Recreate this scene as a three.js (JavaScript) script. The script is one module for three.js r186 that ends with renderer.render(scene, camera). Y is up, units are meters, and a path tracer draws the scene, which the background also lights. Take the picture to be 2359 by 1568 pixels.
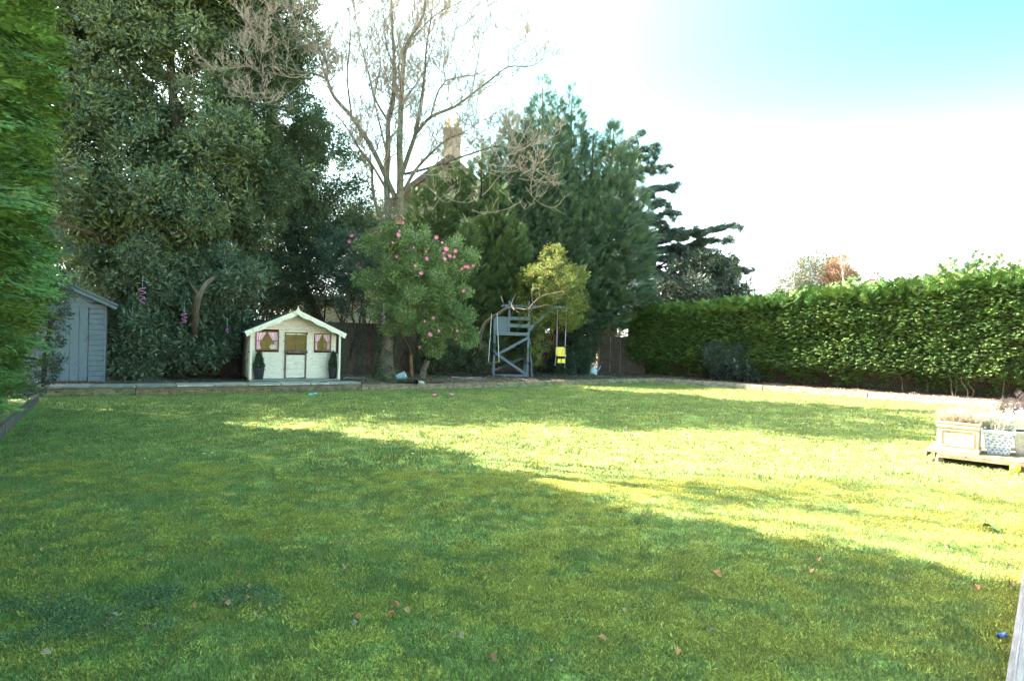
import * as THREE from 'three';
import { mergeGeometries } from 'three/addons/utils/BufferGeometryUtils.js';
import { RoundedBoxGeometry } from 'three/addons/geometries/RoundedBoxGeometry.js';
import { createNoise3D } from 'simplex-noise';

// ------------------------------------------------------------------ camera, sky, sun, exposure
const scene = new THREE.Scene();
const EYE = 1.4, F = 1475, CX = 1179, CY = 784;                 // picture units: 2358 x 1568
const camera = new THREE.PerspectiveCamera(2 * Math.atan(CY / F) * 180 / Math.PI, 1024 / 680, 0.05, 2000);
camera.position.set(0, EYE, 0);
camera.rotation.set(-0.43 * Math.PI / 180, 0, 1.5 * Math.PI / 180, 'YXZ');
camera.updateMatrixWorld(true);
const renderer = new THREE.WebGLRenderer({ antialias: true });
renderer.toneMapping = THREE.LinearToneMapping;
renderer.toneMappingExposure = 30;
renderer.shadowMap.enabled = true;
const SUN = new THREE.Vector3(-0.93, 0.95, -0.367).normalize(); // towards the sun: left, a little ahead
{ // clear spring sky: pale horizon, blue overhead, haze round the out-of-view sun, set strong to light the shade
  const w = 512, h = 256, px = new Float32Array(w * h * 4), c = new THREE.Vector3();
  for (let j = 0; j < h; j++) for (let i = 0; i < w; i++) {
    const up = ((j + .5) / h - .5) * Math.PI, az = ((i + .5) / w - .5) * 2 * Math.PI; c.set(Math.cos(az) * Math.cos(up), Math.sin(up), Math.sin(az) * Math.cos(up));
    const e = Math.max(0, up) * 180 / Math.PI, ang = Math.acos(Math.min(1, c.dot(SUN))) * 180 / Math.PI, hz = Math.exp(-e / 5), glow = 2.7 * Math.exp(-ang / 13) + .33 * Math.exp(-ang / 17.5), k = (j * w + i) * 4;
    px[k] = .002 + .70 * hz + glow; px[k + 1] = .050 + .67 * hz + glow * .93; px[k + 2] = .064 + .65 * hz + glow * .84; px[k + 3] = 1;
  }
  const t = new THREE.DataTexture(px, w, h, THREE.RGBAFormat, THREE.FloatType); t.mapping = THREE.EquirectangularReflectionMapping; t.magFilter = t.minFilter = THREE.LinearFilter; t.needsUpdate = true;
  scene.background = t; scene.environment = t;
}
const sun = new THREE.DirectionalLight(new THREE.Color(1, 0.93, 0.80), 2);
sun.name = 'sun'; sun.position.copy(SUN).multiplyScalar(60); sun.castShadow = true;
sun.shadow.mapSize.set(4096, 4096);
Object.assign(sun.shadow.camera, { left: -35, right: 35, top: 35, bottom: -35, near: 1, far: 150 });
scene.add(sun); scene.add(sun.target);

// ------------------------------------------------------------------ helpers
let seed = 7;
const rnd = () => { seed = (seed + 0x6D2B79F5) | 0; let t = Math.imul(seed ^ (seed >>> 15), 1 | seed); t = (t + Math.imul(t ^ (t >>> 7), 61 | t)) ^ t; return ((t ^ (t >>> 14)) >>> 0) / 4294967296; };
const rr = (a, b) => a + (b - a) * rnd();
const noise = createNoise3D(rnd);
const fbm = (x, y, z = 0) => noise(x, y, z) * .55 + noise(x * 2.1, y * 2.1, z * 2.1 + 5) * .28 + noise(x * 4.3, y * 4.3, z * 4.3 + 9) * .17;
const V3 = (x, y, z) => new THREE.Vector3(x, y, z);
const lerp = (a, b, t) => a + (b - a) * t, clamp = (x, a, b) => Math.max(a, Math.min(b, x));
const sstep = (a, b, x) => { const t = clamp((x - a) / (b - a), 0, 1); return t * t * (3 - 2 * t); };
const lin = (r, g, b) => new THREE.Color().setRGB(r, g, b);
const P = (x, d, y = 0) => V3(x, y, -d);                          // x to the right, d away, y up
function dirOf(vx, vy) { return V3(vx - CX, CY - vy, -F).applyQuaternion(camera.quaternion).normalize(); }
function onPlane(vx, vy, y) { const r = dirOf(vx, vy), t = (y - EYE) / r.y; return V3(r.x * t, y, r.z * t); }
function at(vx, vy, d) { const r = dirOf(vx, vy), t = -d / r.z; return V3(r.x * t, EYE + r.y * t, -d); }
const taken = {};
function numbered(n) { const k = taken[n] = (taken[n] ?? -1) + 1; return k ? n + '_' + String(k).padStart(3, '0') : n; }
function tag(o, label, category, group, kind) {
  o.userData.label = label; if (category) o.userData.category = category;
  if (group) o.userData.group = group; if (kind) o.userData.kind = kind; return o;
}
function thing(name, label, category, pos, turn = 0, group) {
  const o = new THREE.Group(); o.name = numbered(name); if (pos) o.position.copy(pos); o.rotation.y = turn;
  scene.add(o); return tag(o, label, category, group);
}
function mesh(name, geo, mat, parent) {
  const m = new THREE.Mesh(geo, mat); m.name = parent ? name : numbered(name);
  m.castShadow = m.receiveShadow = true; (parent || scene).add(m); return m;
}
function structure(name, geo, mat, label) { const m = mesh(name, geo, mat); m.userData = { kind: 'structure', label }; return m; }
function copyOf(o, pos, turn, label) { const c = o.clone(); c.name = numbered(o.name.replace(/_\d{3}$/, '')); c.userData = { ...o.userData }; if (label) c.userData.label = label; scene.add(c); c.position.copy(pos); if (turn !== undefined) c.rotation.y = turn; return c; }

// box with uv in metres, grain along its longest side
function metricUV(g) {
  g.computeBoundingBox(); const s = g.boundingBox.getSize(V3()).toArray(), long = s.indexOf(Math.max(...s));
  const p = g.attributes.position, n = g.attributes.normal, uv = new Float32Array(p.count * 2), off = rnd() * 5;
  for (let i = 0; i < p.count; i++) {
    const a = [Math.abs(n.getX(i)), Math.abs(n.getY(i)), Math.abs(n.getZ(i))], c = [p.getX(i), p.getY(i), p.getZ(i)], ax = a.indexOf(Math.max(...a));
    let o = [0, 1, 2].filter(k => k !== ax); if (o[1] === long) o.reverse();
    uv[i * 2] = c[o[0]] + off; uv[i * 2 + 1] = c[o[1]] + off * 1.7;
  }
  g.setAttribute('uv', new THREE.BufferAttribute(uv, 2)); return g;
}
function bx(w, h, d, r = 0.004) { return metricUV(new RoundedBoxGeometry(w, h, d, 1, Math.min(r, w * .3, h * .3, d * .3))); }
function bxAt(w, h, d, x, y, z, r) { return bx(w, h, d, r).translate(x, y, z); }
function bar(p, q, w, h, r = 0.004) {                                 // a bar from p to q, h measured upwards
  const L = p.distanceTo(q), g = bx(L, h, w, r), x = q.clone().sub(p).normalize();
  let z = V3().crossVectors(x, V3(0, 1, 0)); if (z.lengthSq() < 1e-6) z.set(0, 0, 1); z.normalize();
  const y = V3().crossVectors(z, x), m = new THREE.Matrix4().makeBasis(x, y, z); m.setPosition(p.clone().add(q).multiplyScalar(.5));
  return g.applyMatrix4(m);
}
// tapered sweep through points; radius(t)
function sweep(pts, radius, sides = 6, per = 3) {
  const curve = new THREE.CatmullRomCurve3(pts, false, 'centripetal'), n = Math.max(2, (pts.length - 1) * per), pos = [], uv = [], idx = [];
  let nrm = V3(1, 0, 0), prev = null, len = 0, last = null;
  for (let i = 0; i <= n; i++) {
    const t = i / n, p = curve.getPoint(t), tan = curve.getTangent(t);
    if (!prev) { nrm = Math.abs(tan.y) > .9 ? V3(1, 0, 0) : V3(0, 1, 0); }
    nrm = nrm.clone().sub(tan.clone().multiplyScalar(nrm.dot(tan))).normalize(); const bi = V3().crossVectors(tan, nrm);
    if (last) len += p.distanceTo(last); last = p; prev = tan;
    const r = radius(t);
    for (let k = 0; k <= sides; k++) { const a = k / sides * Math.PI * 2, c = Math.cos(a) * r, s = Math.sin(a) * r; pos.push(p.x + nrm.x * c + bi.x * s, p.y + nrm.y * c + bi.y * s, p.z + nrm.z * c + bi.z * s); uv.push(len, a * r); }
  }
  const w = sides + 1;
  for (let i = 0; i < n; i++) for (let k = 0; k < sides; k++) { const a = i * w + k, b = a + w; idx.push(a, a + 1, b, b, a + 1, b + 1); }
  const g = new THREE.BufferGeometry(); g.setAttribute('position', new THREE.Float32BufferAttribute(pos, 3)); g.setAttribute('uv', new THREE.Float32BufferAttribute(uv, 2)); g.setIndex(idx); g.computeVertexNormals(); return g;
}
const taper = (a, b) => t => lerp(a, b, t);
function rope(p, q, r = .008, sag = 0) { const m = p.clone().lerp(q, .5); m.y -= sag; return sweep([p, m, q], () => r, 5, 4); }
// triangles collected with their own tint
class Tris {
  constructor() { this.p = []; this.c = []; }
  tri(a, b, c, k) { this.p.push(a.x, a.y, a.z, b.x, b.y, b.z, c.x, c.y, c.z); for (let i = 0; i < 3; i++) this.c.push(...(k || [1, 1, 1])); }
  geo() { const g = new THREE.BufferGeometry(); g.setAttribute('position', new THREE.Float32BufferAttribute(this.p, 3)); g.setAttribute('color', new THREE.Float32BufferAttribute(this.c, 3)); g.computeVertexNormals(); return g; }
}

// ------------------------------------------------------------------ textures and materials
function tex(w, h, f, repeat = 1, srgb = true) {
  const d = new Uint8Array(w * h * 4);
  for (let y = 0; y < h; y++) for (let x = 0; x < w; x++) { const c = f(x / w, y / h), i = (y * w + x) * 4; d[i] = clamp(c[0], 0, 1) * 255; d[i + 1] = clamp(c[1], 0, 1) * 255; d[i + 2] = clamp(c[2], 0, 1) * 255; d[i + 3] = 255; }
  const t = new THREE.DataTexture(d, w, h); t.wrapS = t.wrapT = THREE.RepeatWrapping; t.magFilter = THREE.LinearFilter; t.minFilter = THREE.LinearMipmapLinearFilter; t.generateMipmaps = true;
  if (srgb) t.colorSpace = THREE.SRGBColorSpace; t.repeat.set(repeat, repeat); t.needsUpdate = true; return t;
}
// seamless noise: a torus in noise space
function tnoise(u, v, fu, fv, s = 0) { const a = u * Math.PI * 2, b = v * Math.PI * 2; return noise(Math.cos(a) * fu + s, Math.sin(a) * fu + Math.cos(b) * fv, Math.sin(b) * fv + s * 2); }
const woodTex = tex(512, 256, (u, v) => {
  const w = tnoise(u, v, .35, 6, 1) * .5 + tnoise(u, v, .6, 18, 2) * .5, f = tnoise(u, v, 2.5, 30, 3), k = tnoise(u, v, .8, 1.1, 4);
  const l = .8 + w * .13 + f * .07 + k * .08; return [l, l * .985, l * .96];
});
const weatherTex = tex(512, 256, (u, v) => {
  const w = tnoise(u, v, .3, 9, 11), f = tnoise(u, v, 1.4, 30, 12), k = tnoise(u, v, 1, 1.4, 13), kn = sstep(.62, .75, tnoise(u, v, 2.2, 3.2, 14));
  const l = .72 + w * .14 + f * .1 + k * .14 - kn * .28; return [l, l * (.985 - k * .02), l * (.95 - k * .05)];
});
const paintTex = tex(256, 256, (u, v) => { const l = .93 + tnoise(u, v, .5, 8, 21) * .035 + tnoise(u, v, 3, 3, 22) * .03 - sstep(.55, .8, tnoise(u, v, 1.2, 2.5, 23)) * .14; return [l, l, l * .985]; });
const barkTex = tex(256, 256, (u, v) => { const w = tnoise(u, v, 1.2, 5, 31), f = tnoise(u, v, 4, 12, 32), l = .66 + w * .18 + f * .16; return [l, l * .97, l * .92]; });
const stoneTex = tex(256, 256, (u, v) => { const l = .78 + tnoise(u, v, 1, 1, 41) * .1 + tnoise(u, v, 5, 5, 42) * .08 + (rnd() - .5) * .08; return [l, l, l * .97]; });
const turfTex = tex(1024, 1024, (u, v) => {
  const m = tnoise(u, v, 1.2, 1.2, 51) * .6 + tnoise(u, v, 4, 4, 52) * .4, f = tnoise(u, v, 22, 22, 53), s = (rnd() - .5);
  const t = sstep(-.1, .45, m), l = 1 + f * .28 + s * .35;
  return [lerp(.36, .48, t) * l, lerp(.43, .48, t) * l, lerp(.18, .17, t) * l];
});
const mulchTex = tex(1024, 1024, (u, v) => {
  const m = tnoise(u, v, 2, 2, 61), f = tnoise(u, v, 20, 20, 62), s = rnd() - .5, l = 1 + f * .35 + s * .5 + m * .2;
  return [.27 * l, (.205 + m * .02) * l, .155 * l];
});
const std = (color, rough, map, extra) => new THREE.MeshStandardMaterial({ color, roughness: rough, map: map || null, ...extra });
const wood = (r, g, b, map = weatherTex) => std(lin(r, g, b), .85, map, { bumpMap: map, bumpScale: .002 });
const M = {
  greyPaint: std(lin(.105, .138, .18), .6, paintTex, { bumpMap: woodTex, bumpScale: .0012 }),
  cream: std(lin(.80, .69, .58), .6, paintTex, { bumpMap: woodTex, bumpScale: .0012 }),
  brownFrame: wood(.34, .17, .105, woodTex), brownDoor: wood(.30, .20, .15, weatherTex),
  orangeWood: wood(.5, .12, .03, woodTex), rawWood: wood(.42, .30, .18), paleWood: wood(.58, .47, .33), greyDeck: wood(.44, .38, .42, woodTex),
  deckWood: wood(.40, .28, .17), darkFence: wood(.10, .066, .045), post: wood(.30, .27, .23), kerbWood: wood(.20, .15, .13),
  felt: std(lin(.08, .085, .085), .95, stoneTex), black: std(lin(.022, .022, .026), .35), iron: std(lin(.03, .028, .028), .5, null, { metalness: .4 }),
  slab: std(lin(.34, .335, .33), .9, stoneTex, { bumpMap: stoneTex, bumpScale: .003 }), slabEdge: std(lin(.62, .6, .55), .9, stoneTex),
  bark: std(lin(.235, .185, .14), .95, barkTex, { bumpMap: barkTex, bumpScale: .012 }), greyBark: std(lin(.30, .25, .20), .95, barkTex, { bumpMap: barkTex, bumpScale: .006 }),
  redBark: std(lin(.24, .125, .085), .95, barkTex, { bumpMap: barkTex, bumpScale: .012 }), darkBark: std(lin(.055, .045, .035), .95, barkTex),
  twig: std(lin(.30, .215, .18), .9), tanStem: std(lin(.36, .25, .13), .85, barkTex),
  terracotta: std(lin(.72, .48, .30), .85, stoneTex, { bumpMap: stoneTex, bumpScale: .002 }), soil: std(lin(.04, .03, .022), 1, mulchTex),
  ropeBlue: std(lin(.42, .46, .56), .8), rope: std(lin(.45, .43, .40), .9), ropePink: std(lin(.62, .40, .62), .8), yellow: std(lin(.80, .56, .04), .4), yellowBall: std(lin(.75, .60, .02), .5),
  pinkCloth: std(lin(.70, .38, .62), .9, null, { side: THREE.DoubleSide }), white: std(lin(.78, .78, .76), .6), glass: new THREE.MeshPhysicalMaterial({ color: 0xffffff, roughness: .03, transmission: 1, thickness: 0, ior: 1.5 }),
  brick: std(lin(.42, .29, .23), .9, stoneTex), render: std(lin(.72, .66, .55), .9, stoneTex), roofTile: std(lin(.20, .125, .09), .9, stoneTex), pink: std(lin(.75, .14, .36), .6), foil: std(lin(.72, .20, .55), .3, null, { metalness: .3, side: THREE.DoubleSide }),
  mulch: std(lin(1, 1, 1), 1, mulchTex, { bumpMap: mulchTex, bumpScale: .03 }), turf: std(lin(1, 1, 1), 1, turfTex, { bumpMap: turfTex, bumpScale: .02 }),
};
const leafMat = (trans, rough, coat = 0) => new THREE.MeshPhysicalMaterial({ color: 0xffffff, vertexColors: true, side: THREE.DoubleSide, roughness: rough, transmission: trans, thickness: 0, ior: 1.4, clearcoat: coat, clearcoatRoughness: .28 });
const L = { glossy: leafMat(.3, .8, .8), soft: leafMat(.35, .85, .12), needle: leafMat(0, .85), grass: leafMat(0, .8), dry: leafMat(.3, .9) };

// ------------------------------------------------------------------ the lie of the garden
const U = V3(.857, 0, -.515), W = V3(-.515, 0, -.857);          // along the back border; out beyond it
const U2 = V3(.76, 0, .65), W2 = V3(.65, 0, -.76);              // along the right border; out beyond it
const edge = [[20, 916.5], [91, 914], [311, 911], [627, 904], [831, 900], [1137, 894.6], [1274, 888.6], [1400, 884.5], [1512, 881.5]].map(([x, y]) => onPlane(x, y, 0));
const corner = edge[edge.length - 1];
const edgeR = [0, 3.4, 6.1, 9.2, 12.2, 16].map(s => corner.clone().addScaledVector(U2, s));
const border = edge.concat(edgeR.slice(1));
const outward = border.map((p, i) => { const k = sstep(edge.length - 3, edge.length + 1, i); return W.clone().lerp(W2, k).normalize(); });
const hedgeLine = d => -1.4 - .616 * d;                          // left hedge face: x at depth d
function inLawn(x, z) {
  if (x < hedgeLine(-z) + .12) return false;
  for (let i = 0; i < border.length - 1; i++) { const a = border[i], b = border[i + 1]; const t = ((x - a.x) * (b.x - a.x) + (z - a.z) * (b.z - a.z)) / ((b.x - a.x) ** 2 + (b.z - a.z) ** 2); if (t > -.3 && t < 1.3) { const c = (b.x - a.x) * (z - a.z) - (b.z - a.z) * (x - a.x); if (c < .0) return false; } }
  return true;
}
const deckA = onPlane(2333, 1568, .15).setY(0), deckDir = V3(.65, 0, -.76), deckCorner = P(5.1, 7.8);
function onDeck(x, z) { const a = (x - deckA.x) * .76 + (z - deckA.z) * .65; if (a > -.02) return true; const b = (x - deckCorner.x) * .65 + (z - deckCorner.z) * -.76, c = (x - deckCorner.x) * .76 + (z - deckCorner.z) * .65; return b > -.02 && b < 2.3 && c > -.05; }

// ground
{
  const g = new THREE.PlaneGeometry(900, 900, 1, 1); g.rotateX(-Math.PI / 2); const uv = g.attributes.uv; for (let i = 0; i < uv.count; i++) uv.setXY(i, uv.getX(i) * 300, uv.getY(i) * 300);
  structure('lawn', g, M.turf, 'green lawn with yellow mossy patches');
}
// raised bed behind the timber edging
{
  const pos = [], uv = [], idx = [], T = [0.02, .3, .7, 1.2, 2, 3, 4.5, 7, 11, 18];
  const rows = []; for (let i = 0; i < border.length - 1; i++) for (let k = 0; k < 6; k++) rows.push([border[i].clone().lerp(border[i + 1], k / 6), outward[i].clone().lerp(outward[i + 1], k / 6).normalize()]);
  for (const [p, o] of rows) T.forEach((t, j) => { const x = p.x + o.x * t, z = p.z + o.z * t, y = .115 + Math.min(t, 3) * .028 + (j ? noise(x * 1.6, z * 1.6, 3) * .035 : 0); pos.push(x, y, z); uv.push(x / 1.6, z / 1.6); });
  const n = T.length; for (let i = 0; i < rows.length - 1; i++) for (let j = 0; j < n - 1; j++) { const a = i * n + j, b = a + n; idx.push(a, b, a + 1, b, b + 1, a + 1); }
  const g = new THREE.BufferGeometry(); g.setAttribute('position', new THREE.Float32BufferAttribute(pos, 3)); g.setAttribute('uv', new THREE.Float32BufferAttribute(uv, 2)); g.setIndex(idx); g.computeVertexNormals();
  const m = structure('planting_bed', g, M.mulch, 'raised planting bed covered in brown bark mulch and fallen leaves'); m.material.side = THREE.DoubleSide;
}

// ------------------------------------------------------------------ foliage builders
function leaf(T, o, dir, side, len, wid, k) {               // folded leaf: two or four triangles
  const up = V3().crossVectors(dir, side).normalize(), mid = o.clone().addScaledVector(dir, len * .48), tip = o.clone().addScaledVector(dir, len).addScaledVector(up, -len * .12);
  const a = mid.clone().addScaledVector(side, wid / 2).addScaledVector(up, wid * .22), b = mid.clone().addScaledVector(side, -wid / 2).addScaledVector(up, wid * .22);
  T.tri(o, a, tip, k); T.tri(o, tip, b, k);
}
function randDir() { const y = rr(-1, 1), a = rr(0, 6.2832), s = Math.sqrt(1 - y * y); return V3(Math.cos(a) * s, y, Math.sin(a) * s); }
function perp(d) { const r = randDir(); return r.sub(d.clone().multiplyScalar(r.dot(d))).normalize(); }
// rosette of broad leaves at a shoot's end, shoot pointing along +z
function broadCluster(n, R, len, wid) {
  const T = new Tris();
  for (let i = 0; i < n; i++) { const o = randDir().multiplyScalar(R * Math.cbrt(rnd())); o.z *= .7; const d = randDir().add(V3(0, 0, .9)).addScaledVector(o, 1.2 / R).normalize(), l = rr(.75, 1.25), t = rr(.7, 1.3); leaf(T, o, d, perp(d), len * l, wid * l, [t * rr(.9, 1.15), t, t * rr(.8, 1.1)]); }
  return T.geo();
}
// flat feathery conifer spray, pointing along +z, flat in x
function coniferSpray(len, fingers, sub, wid, droop = .15) {
  const T = new Tris(), f = (o, d, l, w, k) => { const s = V3(d.z, 0, -d.x).normalize(), m = o.clone().addScaledVector(d, l * .4), tip = o.clone().addScaledVector(d, l); tip.y -= l * droop; m.y += l * .04; T.tri(m.clone().addScaledVector(s, w / 2), tip, m.clone().addScaledVector(s, -w / 2), k); T.tri(o, m.clone().addScaledVector(s, w / 2), m.clone().addScaledVector(s, -w / 2), k); };
  f(V3(0, 0, 0), V3(0, 0, 1), len, wid * 1.6, [.9, .9, .9]);
  for (let i = 0; i < fingers; i++) {
    const t = (i + .5) / fingers, side = i % 2 ? 1 : -1, o = V3(0, -t * t * len * droop, t * len * .85), a = side * rr(.45, .85), l = len * (.55 * (1 - t * .75)) * rr(.8, 1.2), d = V3(Math.sin(a), rr(-.15, .25), Math.cos(a)).normalize(), b = rr(.75, 1.3);
    f(o, d, l, wid, [b, b, b * .9]);
    for (let k = 0; k < sub; k++) { const tt = (k + 1) / (sub + 1), a2 = a + (k % 2 ? 1 : -1) * .6, d2 = V3(Math.sin(a2), rr(-.2, .3), Math.cos(a2)).normalize(), c = rr(.8, 1.35); f(o.clone().addScaledVector(d, l * tt), d2, l * .5 * (1.1 - tt * .5), wid * .8, [c, c, c * .85]); }
  }
  return T.geo();
}
function needleTuft(n, len, wid, flat = .4) { const T = new Tris(); for (let i = 0; i < n; i++) { const a = rr(-1.5, 1.5), d = V3(Math.sin(a), rr(-flat, flat), Math.cos(a)).normalize(), s = perp(d), o = V3(rr(-.4, .4) * len, rr(-.1, .1) * len, rr(-.3, .5) * len), k = rr(.75, 1.3); T.tri(o.clone().addScaledVector(s, wid), o.clone().addScaledVector(d, len * rr(.5, 1)), o.clone().addScaledVector(s, -wid), [k, k, k]); } return T.geo(); }

const Q = new THREE.Quaternion(), Z = V3(0, 0, 1);
function facing(dir, spin = rr(0, 6.283)) { return new THREE.Quaternion().setFromUnitVectors(Z, dir.clone().normalize()).multiply(Q.clone().setFromAxisAngle(Z, spin)); }
// keep sprays level: +z along dir, +y as near up as it can be
function level(dir, roll = 0) { const z = dir.clone().normalize(), x = V3().crossVectors(V3(0, 1, 0), z).normalize(), y = V3().crossVectors(z, x); return new THREE.Quaternion().setFromRotationMatrix(new THREE.Matrix4().makeBasis(x, y, z)).multiply(Q.clone().setFromAxisAngle(Z, roll)); }
class Swarm {                                                  // copies of one small foliage piece
  constructor() { this.m = []; this.c = []; }
  add(p, q, s, c) { this.m.push(new THREE.Matrix4().compose(p, q, typeof s === 'number' ? V3(s, s, s) : s)); this.c.push(c); }
  build(name, geo, mat, parent) {
    const im = new THREE.InstancedMesh(geo, mat, this.m.length); this.m.forEach((m, i) => { im.setMatrixAt(i, m); im.setColorAt(i, this.c[i]); });
    im.name = parent ? name : numbered(name); im.castShadow = im.receiveShadow = true; im.userData.kind = 'stuff'; (parent || scene).add(im); return im;
  }
}
function tint(base, spread, alt, w) { const k = 1 + rr(-spread, spread), c = base.clone().multiplyScalar(k); if (alt) c.lerp(alt, w === undefined ? Math.pow(rnd(), 2) * .8 : w); return c; }
// fill a crown made of balls (world positions); gaps where the noise is thin
function fillBlobs(S, blobs, per, o) {
  const { base, alt, spread = .3, size = 1, gap = -.25, gs = .8, shell = .55, up = .15 } = o;
  if (o.clump) { // break big balls into many smaller leafy lumps over their surface, with a thin filling behind
    const small = []; for (const [c, r, sq = 1] of blobs) { const k = Math.max(4, Math.round(o.clump.n * r * r)); for (let i = 0; i < k; i++) { const d = randDir(), q = rr(.55, 1.0), lump = 1 + fbm(d.x * 1.7 + c.x, d.y * 1.7 + c.y, d.z * 1.7) * .3; small.push([V3(c.x + d.x * r * q * lump, c.y + d.y * r * q * lump * sq, c.z + d.z * r * q * lump), o.clump.r * rr(.6, 1.35), .75]); } }
    fillBlobs(S, small, o.clump.per, { ...o, clump: null }); return fillBlobs(S, blobs, per, { ...o, clump: null, shell: .2 });
  }
  for (const [c, r, sq = 1] of blobs) {
    const n = Math.round(per * r * r * (1 + shell) * (.55 + .45 * sq));
    for (let i = 0; i < n; i++) {
      const d = randDir(), q = Math.pow(rnd(), .33) * (1 - shell) + shell * (1 - rnd() * rnd() * .35), lump = 1 + fbm(d.x * 1.7 + c.x, d.y * 1.7 + c.y, d.z * 1.7) * .38;
      const p = V3(c.x + d.x * r * q * lump, c.y + d.y * r * q * lump * sq, c.z + d.z * r * q * lump);
      if (p.y < .14) continue;
      if (noise(p.x * gs, p.y * gs, p.z * gs) * .7 + noise(p.x * gs * 2.3, p.y * gs * 2.3, p.z * gs * 2.3 + 4) * .4 < gap) continue;
      if (o.skip && o.skip(p)) continue;
      const f = d.clone().add(V3(rr(-.6, .6), rr(-.5, .6) + up, rr(-.6, .6)));
      S.add(p, facing(f), size * rr(.7, 1.25), tint(base, spread, alt));
    }
  }
}
function limb(a, b, r0, r1, bend = .12, n = 4, sides = 6) { const pts = []; const L0 = a.distanceTo(b); for (let i = 0; i <= n; i++) { const t = i / n, p = a.clone().lerp(b, t), k = Math.sin(t * Math.PI) * L0 * bend; p.x += noise(a.x * 3 + t * 2, b.y, 1) * k; p.z += noise(a.z * 3 + t * 2, b.x, 7) * k; p.y += noise(b.x + t * 2, a.z, 3) * k * .5; pts.push(p); } return sweep(pts, taper(r0, r1), sides, 2); }

// ------------------------------------------------------------------ left hedge: tall clipped conifer
const sprayA = [0, 1, 2].map(() => coniferSpray(.30, 10, 3, .016, .18)), sprayB = [0, 1].map(() => coniferSpray(.34, 9, 2, .024, .2));
const GREEN = { hedge: lin(.082, .152, .036), hedgeAlt: lin(.16, .19, .05), hedgeDark: lin(.05, .105, .026) };
{
  const h = thing('conifer_hedge', 'very tall clipped conifer hedge beside the grey shed', 'hedge', P(hedgeLine(6), 6));
  const inv = h.position.clone().negate(), dir = V3(-.525, 0, -.851), nrm = V3(.851, 0, -.525).multiplyScalar(1);
  nrm.set(.851, 0, -.525); // towards the lawn
  const foot = s => P(hedgeLine(0), 0).addScaledVector(dir, s);           // s metres along the face
  const S1 = 12.9, top = s => 6.75 + sstep(9.4, 8.6, s) * 1.75 + noise(s * .9, 2, 1) * .3;  // top is out of view, stepped to shape its shadow across the lawn
  const bulge = (s, y) => fbm(s * .55, y * .5, 2) * .32 + fbm(s * 1.7, y * 1.5, 6) * .14 - .12 * sstep(4, 8, y) - sstep(1.8, .1, y) * .38 + sstep(11.8, 12.9, s) * -.25;
  const sw = [new Swarm(), new Swarm(), new Swarm()];
  const spray = (p, out, k, far) => { const f = out.clone().add(V3(rr(-.5, .5), rr(-.1, .75), rr(-.5, .5))); const patch = fbm(p.x * .7, p.y * .9, p.z * .7); sw[(rnd() * 3) | 0].add(p.add(inv), level(f, rr(-.7, .7)), k * rr(.7, 1.2), tint(GREEN.hedge, .35, patch > .1 ? GREEN.hedgeAlt : GREEN.hedgeDark)); };
  for (let s = 0; s < S1; s += .5) for (let y = .15; y < top(s); y += .5) {
    const seen = s > 8.6, n = seen ? 62 : 16;
    for (let i = 0; i < n; i++) { const ss = s + rr(0, .5), yy = y + rr(0, .5); if (ss > S1) continue; const o = bulge(ss, yy) - Math.pow(rnd(), 2) * .3; spray(foot(ss).addScaledVector(nrm, o).setY(yy), nrm, seen ? 1 : 2); }
  }
  for (let i = 0; i < 1500; i++) { const y = rr(.1, top(S1)), b = rr(-1.5, .1); spray(foot(S1 + fbm(b, y * .6, 3) * .25).addScaledVector(nrm, b + bulge(S1, y)).setY(y), dir.clone().addScaledVector(nrm, .3), 1.1); }
  for (let i = 0; i < 1500; i++) { const s = rr(0, S1), b = rr(-1.6, .1); spray(foot(s).addScaledVector(nrm, b).setY(top(s) + rr(-.2, .1)), V3(0, 1, .1), 1.6); }
  sw.forEach((S, i) => S.build('foliage', sprayA[i], L.needle, h));
  const core = []; for (let s = 0; s < S1 - .4; s += .5) { const g = new THREE.BoxGeometry(.52, top(s) - .75, 1.1); g.translate(0, (top(s) - .75) / 2 + .35, 0); g.rotateY(Math.atan2(-dir.z, dir.x)); const p = foot(s + .25).addScaledVector(nrm, -.95).add(inv); g.translate(p.x, 0, p.z); core.push(g); }
  mesh('inner_growth', mergeGeometries(core), std(lin(.12, .09, .06), 1, barkTex), h);
}
// timber kerb under the left hedge
{
  const t = thing('hedge_kerb', 'dark old timber kerb along the foot of the tall conifer hedge', 'kerb', P(hedgeLine(9), 9));
  const a = onPlane(-70, 1070, 0), b = onPlane(84, 925, 0), inv = t.position.clone().negate();
  for (let i = 0; i < 3; i++) { const p = a.clone().lerp(b, i / 3 + .002).add(inv), q = a.clone().lerp(b, (i + 1) / 3 - .002).add(inv); p.y = q.y = .06; mesh('board', bar(p, q, .06, .15, .01), M.kerbWood, t); }
}
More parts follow.
